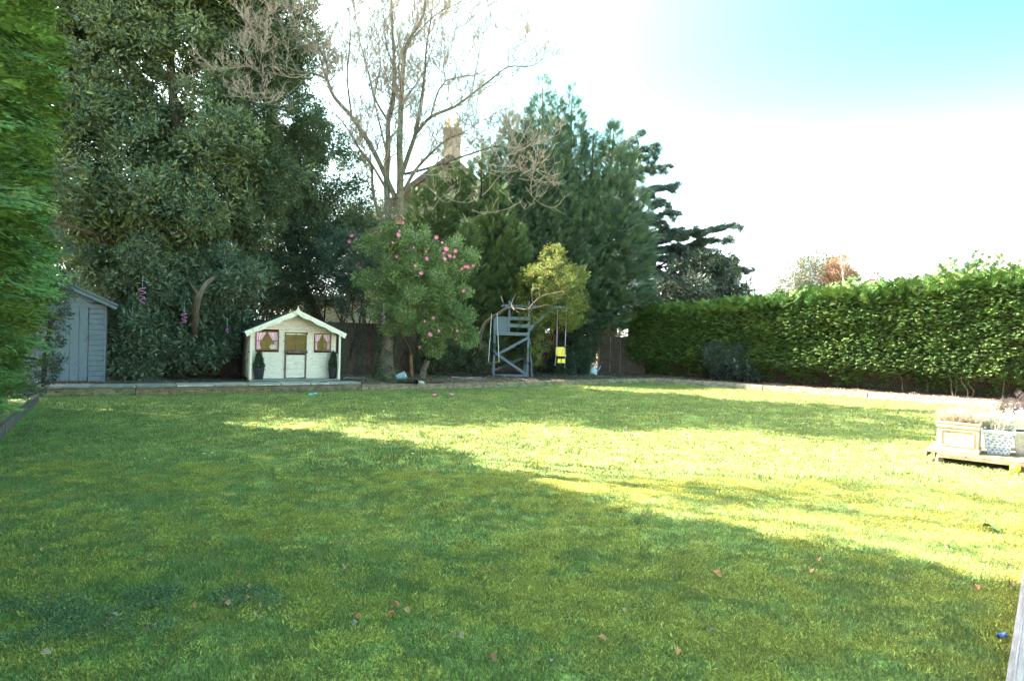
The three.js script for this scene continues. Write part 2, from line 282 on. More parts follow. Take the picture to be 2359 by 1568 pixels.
// holly bush at the end of the hedge, in front of the shed
const broad = [broadCluster(11, .17, .125, .052), broadCluster(11, .17, .12, .052), broadCluster(10, .2, .14, .055)];
const smallLeaf = [broadCluster(17, .16, .075, .034), broadCluster(17, .16, .07, .034)];
function crown(parent, blobs, per, o, geos, mat) {
  parent.updateMatrixWorld(); const S = geos.map(() => new Swarm()), all = new Swarm(); fillBlobs(all, blobs, per, o);
  const inv = parent.position.clone().negate();
  all.m.forEach((m, i) => { m.elements[12] += inv.x; m.elements[13] += inv.y; m.elements[14] += inv.z; const k = i % geos.length; S[k].m.push(m); S[k].c.push(all.c[i]); });
  S.forEach((s, i) => s.m.length && s.build(o.name || 'crown', geos[i], mat, parent));
}
function rel(o, ...pts) { return pts.map(p => p.clone().sub(o.position)); }
{
  const base = onPlane(100, 890, .2), t = thing('holly_bush', 'dark bluish holly bush squeezed between the tall hedge and the shed', 'bush', base);
  const B = [[at(118, 560, 12.3), .32], [at(122, 640, 12.3), .36], [at(112, 700, 12.2), .36], [at(108, 770, 12.2), .32], [at(125, 835, 12.15), .17], [at(100, 850, 12.1), .25], [at(70, 885, 11.9), .28], [at(45, 905, 11.5), .3], [at(20, 900, 11.2), .3]];
  crown(t, B, 420, { base: lin(.022, .048, .036), alt: lin(.05, .085, .06), size: .62, gap: -.5, shell: .4 }, [broad[0]], L.glossy);
  const [a, b] = rel(t, base, at(118, 600, 12.3)); mesh('trunk', limb(a, b, .05, .02), M.darkBark, t);
}

// ------------------------------------------------------------------ timber edging and paving
function groovedProfile(w, h, n, depth) {                       // grooves on the +x face
  const s = new THREE.Shape(); s.moveTo(-w / 2, -h / 2); s.lineTo(w / 2, -h / 2);
  for (let i = 0; i < n; i++) { const y0 = -h / 2 + h * (i + .3) / n, y1 = -h / 2 + h * (i + .7) / n; s.lineTo(w / 2, y0); s.lineTo(w / 2 - depth, y0 + .002); s.lineTo(w / 2 - depth, y1 - .002); s.lineTo(w / 2, y1); }
  s.lineTo(w / 2, h / 2); s.lineTo(-w / 2, h / 2); s.closePath(); return s;
}
function groovedBar(p, q, w, h, n, depth, out) {               // grooved face turned to `out`
  const L0 = p.distanceTo(q), g = new THREE.ExtrudeGeometry(groovedProfile(w, h, n, depth), { depth: L0, bevelEnabled: false }); metricUV(g);
  const z = q.clone().sub(p).normalize(), x = out.clone().addScaledVector(z, -out.dot(z)).normalize(), y = V3().crossVectors(z, x); const m = new THREE.Matrix4().makeBasis(x, y, z); m.setPosition(p); return g.applyMatrix4(m);
}
{
  const t = thing('timber_edging', 'grooved brown timber edging between the lawn and the raised beds', 'edging', edge[4].clone()), inv = t.position.clone().negate();
  for (let i = 0; i < edge.length - 1; i++) {
    const n = Math.max(1, Math.round(edge[i].distanceTo(edge[i + 1]) / 2.6));
    for (let k = 0; k < n; k++) {
      const p = edge[i].clone().lerp(edge[i + 1], k / n + .003).add(inv), q = edge[i].clone().lerp(edge[i + 1], (k + 1) / n - .003).add(inv); p.y = q.y = .075;
      const m = i < 4 ? wood(.36 * rr(.85, 1.1), .285 * rr(.9, 1.1), .165 * rr(.85, 1.1)) : wood(.48 * rr(.88, 1.08), .37 * rr(.9, 1.05), .25 * rr(.9, 1.05));
      mesh('board', groovedBar(p, q, .05, .15, i < 5 ? 5 : 3, .006, W.clone().negate()), m, t);
    }
  }
  const t2 = thing('timber_edging', 'weathered grey plank edging below the clipped conifer hedge by the planters', 'edging', edgeR[2].clone()), inv2 = t2.position.clone().negate();
  for (let i = 0; i < edgeR.length - 1; i++) {
    const p = edgeR[i].clone().lerp(edgeR[i + 1], .003).add(inv2), q = edgeR[i].clone().lerp(edgeR[i + 1], .997).add(inv2); p.y = q.y = .08;
    mesh('board', bar(p, q, .05, .16, .008), i < 2 ? wood(.34, .31, .27) : wood(.50 * rr(.9, 1.05), .42, .35), t2);
  }
}
{
  const t = thing('paving_slabs', 'row of grey concrete paving slabs laid along the timber edging before shed and playhouse', 'paving', edge[3].clone()), inv = t.position.clone().negate();
  const cuts = [10, 91, 209, 312, 405, 492, 571, 646, 714, 777, 832];
  const lineY = x => { for (let i = 0; i < edge.length - 1; i++) { const a = [20, 91, 311, 627, 831, 1137][i], b = [20, 91, 311, 627, 831, 1137][i + 1]; if (x <= b) return lerp([916.5, 914, 911, 904, 900, 894.6][i], [916.5, 914, 911, 904, 900, 894.6][i + 1], (x - a) / (b - a)); } return 900; };
  for (let i = 0; i < cuts.length - 1; i++) {
    const p = onPlane(cuts[i] + 1, lineY(cuts[i]), 0), q = onPlane(cuts[i + 1] - 1, lineY(cuts[i + 1]), 0), L0 = p.distanceTo(q), g = bx(L0, .038, .62, .006);
    const c = p.clone().add(q).multiplyScalar(.5).addScaledVector(W, .30 - rr(0, .03)); g.rotateY(Math.atan2(-(q.z - p.z), q.x - p.x) + rr(-.004, .004)); g.translate(c.x + inv.x, .18 + rr(-.004, .006), c.z + inv.z);
    const k = rr(.8, 1.15); mesh('slab', g, std(lin(.33 * k, .32 * k, .31 * k), .9, stoneTex, { bumpMap: stoneTex, bumpScale: .003 }), t);
    const e = bx(L0 * .985, .030, .012, .003); e.rotateY(Math.atan2(-(q.z - p.z), q.x - p.x)); const cc = p.clone().add(q).multiplyScalar(.5).addScaledVector(W, -.022); e.translate(cc.x + inv.x, .178, cc.z + inv.z); if (i % 4 !== 1) mesh('worn_edge', e, M.slabEdge, t);
  }
}

// ------------------------------------------------------------------ shed
{
  const c0 = onPlane(240, 880, .2), t = thing('garden_shed', 'blue grey wooden shed with a plank door and sloping roof', 'shed', c0, 31 * Math.PI / 180);
  // local: origin at the front right corner, x to the left is negative, z back is negative
  const Wd = 1.85, H = 1.66, rise = .44, D = 1.4;
  const roofY = x => H + rise * (1 - Math.abs(x + Wd / 2) / (Wd / 2));
  const strip = (x0, x1, y0, z, mat, parent, name) => { const s = new THREE.Shape(); s.moveTo(x0, y0); s.lineTo(x1, y0); s.lineTo(x1, roofY(x1)); if (x0 < -Wd / 2 && x1 > -Wd / 2) s.lineTo(-Wd / 2, roofY(-Wd / 2)); s.lineTo(x0, roofY(x0)); s.closePath(); const g = new THREE.ExtrudeGeometry(s, { depth: .018, bevelEnabled: true, bevelSize: .003, bevelThickness: .003, bevelSegments: 1 }); metricUV(g); g.translate(0, 0, z); return mesh(name, g, mat, parent); };
  const front = new THREE.Group(); front.name = 'front_wall'; t.add(front);
  for (let i = 0; i < 15; i++) { const y = .02 + i * .108; for (const [x0, x1] of [[-.30, -.03], [-Wd + .03, -1.42]]) mesh('board', bxAt(x1 - x0, .104, .02, (x0 + x1) / 2, y + .052, -.022, .006), M.greyPaint, front); }
  mesh('header_board', bxAt(1.14, .1, .02, -.86, 1.60, -.022, .004), M.greyPaint, front);
  { const s = new THREE.Shape(); s.moveTo(-.02, H); s.lineTo(-Wd / 2, H + rise - .02); s.lineTo(-Wd + .02, H); s.closePath(); const g = metricUV(new THREE.ExtrudeGeometry(s, { depth: .018, bevelEnabled: false })); g.translate(0, 0, -.032); mesh('gable_board', g, M.greyPaint, front); }
  const door = new THREE.Group(); door.name = 'door'; t.add(door);
  for (let i = 0; i < 7; i++) { const w = .155; mesh('plank', bxAt(w - .007, 1.52, .022, -.312 - w / 2 - i * w, .79, -.018, .004), M.greyPaint, door); }
  mesh('keyhole', new THREE.CylinderGeometry(.014, .014, .01, 12).rotateX(Math.PI / 2).translate(-.365, .86, -.004), M.black, door);
  mesh('handle', bxAt(.012, .07, .012, -.33, .92, .0, .003), M.iron, door);
  mesh('corner_trim', bxAt(.035, H, .035, -.014, H / 2, -.014, .004), M.greyPaint, t); mesh('corner_trim', bxAt(.035, H, .035, -Wd + .014, H / 2, -.014, .004), M.greyPaint, t);
  const side = new THREE.Group(); side.name = 'side_wall'; t.add(side);
  for (let i = 0; i < 15; i++) mesh('board', bxAt(.02, .104, D, -.012, .07 + i * .108, -D / 2 - .02, .006), M.greyPaint, side);
  mesh('rear_wall', bxAt(Wd, H, .02, -Wd / 2, H / 2, -D - .02), M.greyPaint, t);
  const roof = new THREE.Group(); roof.name = 'roof'; t.add(roof);
  for (const s of [1, -1]) { const xe = s > 0 ? .2 : -Wd - .2, p = V3(-Wd / 2, H + rise + .03, -.6), q = V3(xe, H + rise + .03 - (rise / (Wd / 2)) * (Wd / 2 + .2), -.6); const g = bx(p.distanceTo(q), .025, D + .32); g.rotateZ(Math.atan2(q.y - p.y, q.x - p.x)); g.translate((p.x + q.x) / 2, (p.y + q.y) / 2, -.68); mesh('roof_panel', g, M.felt, roof);
    const bg = bar(V3(-Wd / 2, p.y - .02, .16), V3(q.x, q.y - .02, .16), .022, .115); mesh('barge_board', bg, M.greyPaint, roof); }
}

// ------------------------------------------------------------------ playhouse
{
  const a = onPlane(575, 877, .2), b = onPlane(781, 876, .2), mid = a.clone().add(b).multiplyScalar(.5), ang = 28 * Math.PI / 180;
  const t = thing('playhouse', 'cream wooden playhouse with a stable door and pink curtains', 'playhouse', mid, ang);
  const hw = a.distanceTo(b) / 2, WZ = -.42, D = 1.5, He = 1.13, apex = 1.60, SH = .108;
  const slope = (apex - He) / hw, roofAt = x => apex - Math.abs(x) * slope;
  const holes = [[-.865 * hw, -.34 * hw, .70, 1.155], [-.21 * hw, .30 * hw, 0, 1.13], [.47 * hw, .885 * hw, .70, 1.13]];
  const wall = new THREE.Group(); wall.name = 'front_wall'; t.add(wall);
  for (let i = 0; i < 15; i++) {
    const y0 = .01 + i * SH, y1 = Math.min(y0 + SH, apex); if (y0 > apex - .03) break;
    const h0 = Math.min(hw, (apex - y0) / slope), h1 = Math.max(.01, Math.min(hw, (apex - y1) / slope));
    let spans = [[-h0, h0, -h1, h1]];
    for (const [x0, x1, b0, b1] of holes) if (y0 + SH * .5 > b0 && y0 + SH * .5 < b1) spans = spans.flatMap(([l, r, lt, rt]) => (x0 > l && x1 < r) ? [[l, x0, lt, x0], [x1, r, x1, rt]] : [[l, r, lt, rt]]);
    for (const [l, r, lt, rt] of spans) { const s = new THREE.Shape(); s.moveTo(l, y0); s.lineTo(r, y0); s.lineTo(rt, y1 - .006); s.lineTo(lt, y1 - .006); s.closePath(); const g = metricUV(new THREE.ExtrudeGeometry(s, { depth: .012, bevelEnabled: true, bevelSize: .003, bevelThickness: .003, bevelSegments: 1 })); g.translate(0, 0, WZ - .012); const m = mesh('board', g, M.cream, wall); m.rotation.x = 0; }
  }
  const sheath = (g, n) => mesh(n, g, M.orangeWood, t);
  // side and rear walls: boards outside, bare timber inside
  for (const s of [-1, 1]) { const sw = new THREE.Group(); sw.name = 'side_wall'; t.add(sw); for (let i = 0; i < 10; i++) mesh('board', bxAt(.016, SH - .004, D, s * (hw - .008), .06 + i * SH, WZ - D / 2 - .02, .004), M.cream, sw); }
  { const s = new THREE.Shape(); s.moveTo(-hw, 0); s.lineTo(hw, 0); s.lineTo(hw, He); s.lineTo(0, apex + .01); s.lineTo(-hw, He); s.closePath(); sheath(metricUV(new THREE.ExtrudeGeometry(s, { depth: .02, bevelEnabled: false }).translate(0, 0, WZ - D - .05)), 'rear_wall'); } sheath(bxAt(hw * 2, .03, D, 0, .03, WZ - D / 2 - .03), 'floor_boards');
  mesh('veranda_floor', bxAt(hw * 2 + .05, .03, .46, 0, .012, WZ / 2 + .01), M.slab, t);
  // posts and balustrades of the veranda
  for (const s of [-1, 1]) {
    mesh('post', bxAt(.045, He - .02, .045, s * hw, (He - .02) / 2, 0, .004), M.cream, t);
    const rail = new THREE.Group(); rail.name = 'balustrade'; t.add(rail);
    mesh('top_rail', bxAt(.05, .03, -WZ, s * hw, .66, WZ / 2, .004), M.brownDoor, rail);
    for (let k = 0; k < 4; k++) mesh('baluster', bxAt(.03, .64, .05, s * hw, .33, WZ + .06 + k * .1, .003), M.cream, rail);
    if (s < 0) mesh('side_panel', bxAt(.018, He - .66 - .04, -WZ - .04, s * hw, .66 + (He - .66) / 2, WZ / 2, .003), M.cream, t);
  }
  // roof with scalloped barge boards
  const roof = new THREE.Group(); roof.name = 'roof'; t.add(roof);
  for (const s of [-1, 1]) {
    const ex = hw + .13, len = Math.hypot(ex, ex * slope), an = Math.atan(slope);
    const g = bx(len, .02, D + .5); g.translate(len / 2, 0, 0); g.rotateZ(-an); if (s < 0) g.rotateY(Math.PI); g.translate(0, apex + .035, WZ - D / 2 + .20); mesh('roof_panel', g, M.felt, roof);
    const sh = new THREE.Shape(); sh.moveTo(0, .05); sh.lineTo(len, .05); sh.lineTo(len, -.055); const N = 44; for (let k = N; k >= 0; k--) { const u = k / N; sh.lineTo(u * len, -.058 + .011 * Math.cos(u * Math.PI * 2 * 3.5)); } sh.closePath();
    const bg = metricUV(new THREE.ExtrudeGeometry(sh, { depth: .018, bevelEnabled: true, bevelSize: .002, bevelThickness: .002, bevelSegments: 1 }));
    const m = mesh('barge_board', bg, M.cream, roof); m.position.set(0, apex + .02, .055); if (s > 0) m.rotation.z = -an; else { m.rotation.y = Math.PI; m.rotation.order = 'YXZ'; m.rotation.z = -an; m.position.z = .073; }
  }
  { const s = new THREE.Shape(); s.moveTo(0, .15); s.quadraticCurveTo(.012, .07, .05, .03); s.lineTo(.05, -.03); s.lineTo(0, -.075); s.lineTo(-.05, -.03); s.lineTo(-.05, .03); s.quadraticCurveTo(-.012, .07, 0, .15); const g = metricUV(new THREE.ExtrudeGeometry(s, { depth: .02, bevelEnabled: false })); g.translate(0, apex + .03, .078); mesh('finial', g, M.cream, roof); }
  // windows
  const win = (x0, x1, y0, y1, mat) => {
    const w = new THREE.Group(); w.name = 'window'; t.add(w); const z = WZ + .012, f = .026, cx = (x0 + x1) / 2, cy = (y0 + y1) / 2;
    mesh('frame', mergeGeometries([bxAt(x1 - x0, f, .03, cx, y0 + f / 2, z), bxAt(x1 - x0, f, .03, cx, y1 - f / 2, z), bxAt(f, y1 - y0 - 2 * f, .03, x0 + f / 2, cy, z), bxAt(f, y1 - y0 - 2 * f, .03, x1 - f / 2, cy, z)]), mat, w);
    mesh('glazing_bar', bxAt(.018, y1 - y0 - 2 * f, .022, cx, cy, z), mat, w); mesh('glazing_bar', bxAt(x1 - x0 - 2 * f, .018, .018, cx, cy, z), mat, w);
    for (const [px, py] of [[-1, -1], [1, -1], [-1, 1], [1, 1]]) { const qw = (x1 - x0) / 2 - f, qh = (y1 - y0) / 2 - f; const g = new THREE.PlaneGeometry(qw, qh); g.translate(cx + px * qw / 2, cy + py * qh / 2, z - .004); mesh('pane', g, M.glass, w); }
    return w;
  };
  const curtain = (w, x0, x1, y0, y1, s) => { // gathered and tied back
    const nx = 14, ny = 14, g = new THREE.PlaneGeometry(1, 1, nx, ny), p = g.attributes.position, full = (x1 - x0) * .5, edgeX = s < 0 ? x0 : x1;
    for (let i = 0; i < p.count; i++) { const u = p.getX(i) + .5, v = p.getY(i) + .5, tie = .42, wd = v > tie ? lerp(.32, .98, Math.pow((v - tie) / (1 - tie), .8)) : lerp(.32, .42, (tie - v) / tie); p.setXYZ(i, edgeX - s * u * wd * full, lerp(y0, y1, v), WZ - .045 + Math.sin(u * 20) * .01); }
    g.computeVertexNormals(); mesh('curtain', g, M.pinkCloth, w);
  };
  for (const [i, h] of [holes[0], holes[2]].entries()) { const w = win(h[0], h[1], h[2], h[3], M.brownFrame); curtain(w, h[0] + .02, h[1] - .02, h[2], h[3], -1); curtain(w, h[0] + .02, h[1] - .02, h[2], h[3], 1); }
  // stable door
  const [dx0, dx1] = holes[1], dw = dx1 - dx0, dc = (dx0 + dx1) / 2, z = WZ + .02;
  const lower = new THREE.Group(); lower.name = 'lower_door'; t.add(lower);
  for (let k = 0; k < 5; k++) mesh('board', bxAt(dw - .08, .113, .014, dc, .075 + k * .115, z - .01, .004), M.cream, lower);
  mesh('frame', mergeGeometries([bxAt(dw, .04, .03, dc, .02, z), bxAt(.04, .62, .03, dx0 + .02, .33, z), bxAt(.04, .62, .03, dx1 - .02, .33, z)]), M.brownDoor, lower);
  mesh('ledge', bxAt(dw + .01, .062, .034, dc, .665, z, .004), M.brownDoor, lower);
  const up = win(dx0, dx1, .70, 1.14, M.brownDoor); up.name = 'upper_door';
  for (const [hx, hy, par] of [[dx1 - .06, .67, lower], [dx1 - .06, 1.12, up], [dx1 - .08, .035, lower]]) { const s = new THREE.Shape(); s.moveTo(-.12, .008); s.lineTo(.06, .02); s.lineTo(.06, .04); s.lineTo(.075, .04); s.lineTo(.075, -.04); s.lineTo(.06, -.04); s.lineTo(.06, -.02); s.lineTo(-.12, -.008); const g = new THREE.ExtrudeGeometry(s, { depth: .006, bevelEnabled: false }); g.translate(hx, hy, z + .02); mesh('hinge', g, M.iron, par); }
  mesh('latch', new THREE.CylinderGeometry(.022, .022, .012, 12).rotateX(Math.PI / 2).translate(dx0 + .05, .665, z + .024), M.iron, lower); mesh('bolt', bxAt(.05, .012, .012, dx0 - .015, .93, z + .012), M.iron, up); mesh('bolt', bxAt(.012, .05, .012, dx0 - .02, .26, z + .01), M.iron, lower);
  t.updateMatrixWorld();
  for (const [x, r, lb] of [[-.80 * hw, .05, 'small white fluffy lump in the corner of the wide pink curtained playhouse window'], [-.46 * hw, .065, 'larger white fluffy lump on the sill of the wide pink curtained playhouse window']]) { const g = new THREE.IcosahedronGeometry(r, 3), q = g.attributes.position; for (let i = 0; i < q.count; i++) { const k = 1 + noise(q.getX(i) * 28, q.getY(i) * 28, q.getZ(i) * 28 + x) * .3; q.setXYZ(i, q.getX(i) * k * 1.25, q.getY(i) * k, q.getZ(i) * k * .7); } g.computeVertexNormals(); const m = mesh('white_lump', g, M.white); m.position.copy(t.localToWorld(V3(x, .735 + r * .6, WZ - .1))); tag(m, lb, 'soft toy'); }  // two white lumps low in the wide window
  // potted box cones on the veranda
  const pot = thing('potted_topiary', 'small box cone in a black pot beneath the wider playhouse window', 'potted plant', t.localToWorld(V3(-.80 * hw, .03, WZ + .22)));
  const prof = [[0, 0], [.085, 0], [.1, .03], [.118, .16], [.128, .225], [.135, .235], [.132, .25], [.12, .25], [.115, .225], [0, .225]].map(([x, y]) => new THREE.Vector2(x, y));
  mesh('pot', new THREE.LatheGeometry(prof, 28), M.black, pot); mesh('soil', new THREE.CircleGeometry(.112, 20).rotateX(-Math.PI / 2).translate(0, .228, 0), M.soil, pot);
  mesh('stem', sweep([V3(0, .22, 0), V3(.01, .4, 0), V3(0, .6, 0)], taper(.012, .005), 5), M.bark, pot);
  const S = new Swarm(); for (let i = 0; i < 420; i++) { const h = Math.pow(rnd(), 1.25), a = rr(0, 6.283), r = (.115 * Math.pow(1 - h, .75) + .012) * (1 - rnd() * rnd() * .6) * (h < .15 ? .75 + h : 1); S.add(V3(Math.cos(a) * r, .25 + h * .38, Math.sin(a) * r), facing(V3(Math.cos(a), .5, Math.sin(a)).add(randDir().multiplyScalar(.5))), rr(.2, .34), tint(lin(.04, .075, .03), .4, lin(.09, .12, .05))); } S.build('foliage', smallLeaf[0], L.soft, pot);
  copyOf(pot, t.localToWorld(V3(.90 * hw, .03, WZ + .2)), 2.1, 'slimmer box cone in a black pot by the open veranda rail of the playhouse').scale.set(.92, 1.02, .92);
}

// ------------------------------------------------------------------ play tower and swings
{
  const a = onPlane(1139, 867, .15), b = onPlane(1211, 867, .15), o = a.clone().add(b).multiplyScalar(.5); o.y = .15;
  const t = thing('play_tower', 'blue grey wooden climbing tower with crossed braces and a swing beam', 'play tower', o, 4 * Math.PI / 180);
  const w = a.distanceTo(b), h = w / 2, D = 1.0, m = M.greyPaint, k = w / .885;      // local: x right, z towards viewer
  const Y = z => (1205 - z) / 473 * k * 1.06, X = x => (x - 548) / 473 * k * 1.06, tk = .07;
  const beam = (name, p, q, ww, hh, par = t) => mesh(name, bar(p, q, ww, hh), m, par);
  for (const [x, z, top] of [[-h, 0, Y(580)], [h, 0, Y(320)], [-h, -D, Y(560)], [h, -D, Y(560)], [X(515), 0, Y(320)]]) { const y0 = x === X(515) ? Y(715) : 0; mesh('post', bxAt(tk, top - y0, tk, x, (top + y0) / 2, z, .005), m, t); }
  beam('bottom_rail', V3(-h, .035, .0), V3(h, .035, .0), .05, .06);
  beam('brace', V3(h - .02, Y(1180), .045), V3(-h + .02, Y(930), .045), .03, .08); beam('brace', V3(X(405), Y(940), .045), V3(h - .02, Y(748), .045), .03, .08);
  beam('brace', V3(-h + .02, Y(1160), -D), V3(h - .02, Y(990), -D), .03, .08); beam('brace', V3(-h + .1, Y(760), -D), V3(h, Y(930), -D), .03, .08);
  for (const s of [-h, h]) beam('side_rail', V3(s, Y(706), -.04), V3(s, Y(706), -D + .04), .04, .08);
  beam('deck_rail', V3(-h - .035, Y(706), .05), V3(h + .035, Y(706), .05), .03, .1);
  const deck = new THREE.Group(); deck.name = 'deck'; t.add(deck); for (let i = 0; i < 7; i++) mesh('plank', bxAt(w + .04, .022, .13, 0, Y(695), -.06 - i * .145), m, deck);
  const panel = new THREE.Group(); panel.name = 'side_cladding'; t.add(panel);
  for (let i = 0; i < 5; i++) { mesh('board', bxAt(X(498) - X(332), .098, .018, (X(498) + X(332)) / 2, Y(680) + i * .1, .02), m, panel); mesh('board', bxAt(.018, .098, D, h + .045, Y(680) + i * .1, -D / 2), m, panel); }
  for (let i = 0; i < 5; i++) mesh('board', bxAt(.018, .098, D * .55, -h - .045, Y(680) + i * .1, -D * .7), m, panel);
  const y1 = (Y(500) + Y(550)) / 2, y2 = (Y(585) + Y(635)) / 2; for (const y of [y1, y2]) beam('guard_board', V3(X(498), y, .048), V3(X(768), y, .048), .022, .11);
  beam('swing_beam', V3(X(420), Y(380), .0), V3(X(1245), Y(380), .0), .07, .075); beam('beam_brace', V3(X(742), Y(662), .06), V3(X(1032), Y(375), .06), .035, .1);
  mesh('ladder', mergeGeometries([bar(V3(h + .14, 0, .12), V3(h + .05, Y(760), -.1), .03, .05), bar(V3(h + .16, 0, -.35), V3(h + .06, Y(760), -.3), .03, .05), bar(V3(h + .13, .35, .03), V3(h + .13, .35, -.33), .03, .03)]), m, t);
  t.updateMatrixWorld();
  // toddler swing
  const s = thing('toddler_swing', 'yellow plastic toddler swing hanging on pale ropes from the grey beam', 'swing', t.localToWorld(V3(X(1135), Y(400), .0)), .12);
  const sy = Y(850) - Y(400), sb = Y(1030) - Y(400);
  for (const q of [-1, 1]) { const tx = q * .145; mesh('rope', rope(V3(tx, .06, 0), V3(q * .13, sy + .02, 0), .009), M.ropePink, s); mesh('rope', rope(V3(q * .135, sy, .02), V3(q * (q < 0 ? .17 : .13), sb - (q < 0 ? .09 : .15), .02), .008), M.rope, s); }
  const seat = new THREE.Group(); seat.name = 'seat'; s.add(seat);
  { const sh = new THREE.Shape(), r = .05, W0 = .135, H0 = .125; sh.moveTo(-W0 + r, -H0); sh.lineTo(W0 - r, -H0); sh.quadraticCurveTo(W0, -H0, W0, -H0 + r); sh.lineTo(W0, H0 - r); sh.quadraticCurveTo(W0, H0, W0 - r, H0); sh.lineTo(-W0 + r, H0); sh.quadraticCurveTo(-W0, H0, -W0, H0 - r); sh.lineTo(-W0, -H0 + r); sh.quadraticCurveTo(-W0, -H0, -W0 + r, -H0);
    for (const q of [-1, 1]) { const p = new THREE.Path(); p.moveTo(q * .07 - .01, -.07); p.lineTo(q * .07 + .01, -.07); p.lineTo(q * .07 + .01, .08); p.lineTo(q * .07 - .01, .08); p.closePath(); sh.holes.push(p); }
    const g = new THREE.ExtrudeGeometry(sh, { depth: .012, bevelEnabled: true, bevelSize: .006, bevelThickness: .006, bevelSegments: 2 }); g.translate(0, sy - .12, -.12); mesh('backrest', g, M.yellow, seat); }
  mesh('front_bar', bxAt(.28, .035, .03, 0, sy - .25, .12, .012), M.yellow, seat);
  for (const q of [-1, 1]) { mesh('side', bxAt(.022, .05, .25, q * .132, sy - .245, .0, .008), M.yellow, seat); mesh('leg_cup', bxAt(.1, .13, .03, q * .062, sb + .06, .1, .02), M.yellow, seat); }
  mesh('base', bxAt(.25, .022, .24, 0, sb + .015, 0, .01), M.yellow, seat);
}
// trapeze swing on the old branch
{
  const d = 18.4, p1 = at(1132, 722, d), p2 = at(1144.5, 722, d), q1 = at(1124.5, 835, d), q2 = at(1149, 834, d), t = thing('trapeze_swing', 'thin wooden trapeze swing hanging on two ropes from a bare branch', 'swing', p1.clone().add(p2).multiplyScalar(.5));
  const [a, b, c, e] = rel(t, p1, p2, q1, q2); mesh('rope', rope(a, c, .011), M.rope, t); mesh('rope', rope(b, e, .011), M.rope, t); const m = c.clone().sub(e).normalize().multiplyScalar(.04); mesh('bar', bar(c.add(m), e.sub(m), .03, .03, .01), M.tanStem, t);
}

// ------------------------------------------------------------------ fence at the back
{
  const f0 = P(-5.1, 17.9), t = thing('garden_fence', 'dark brown board fence along the back of the raised bed', 'fence', f0.clone()); const PW = 1.83;
  for (let i = -4; i < 6; i++) {
    const p = new THREE.Group(); p.name = 'fence_panel'; t.add(p); const a = U.clone().multiplyScalar(i * PW); p.position.copy(a); p.rotation.y = 31 * Math.PI / 180;
    const top = 1.62 - clamp(i, 0, 5) * .045;
    if (i < 5) { for (let k = 0; k < 17; k++) { const w = .112; mesh('board', bxAt(w, top - .16 + rr(-.008, .008), .012, .06 + k * .107, .16 + (top - .16) / 2, (k % 2) * .008, .002), wood(.10 * rr(.7, 1.25), .066 * rr(.75, 1.2), .045), p); } mesh('cap_rail', bxAt(PW, .03, .05, PW / 2, top + .015, 0), M.darkFence, p); }
    mesh('post', bxAt(.09, top + .05 - .1, .09, 0, .1 + (top - .05) / 2, -.03), M.darkFence, p);
  }
  const c = onPlane(1378, 858, .18), t2 = thing('garden_fence', 'dark lap fence panel with pale battens in the far corner beside the hedge', 'fence', c, -.1);
  const s = 23.6 / 1475; for (let k = 0; k < 13; k++) mesh('slat', bxAt(1.62, .105, .014, .81, .06 + k * .098, (k % 2) * .004, .002), wood(.075 * rr(.8, 1.2), .048 * rr(.85, 1.15), .034), t2);
  mesh('cap_rail', bxAt(1.66, .03, .06, .81, 1.33, .01), M.darkFence, t2); for (const x of [0, .4, .75]) mesh('batten', bxAt(x ? .016 : .05, 1.3, .02, x, .65, .022), x ? wood(.30, .28, .27) : wood(.22, .19, .17), t2);
}

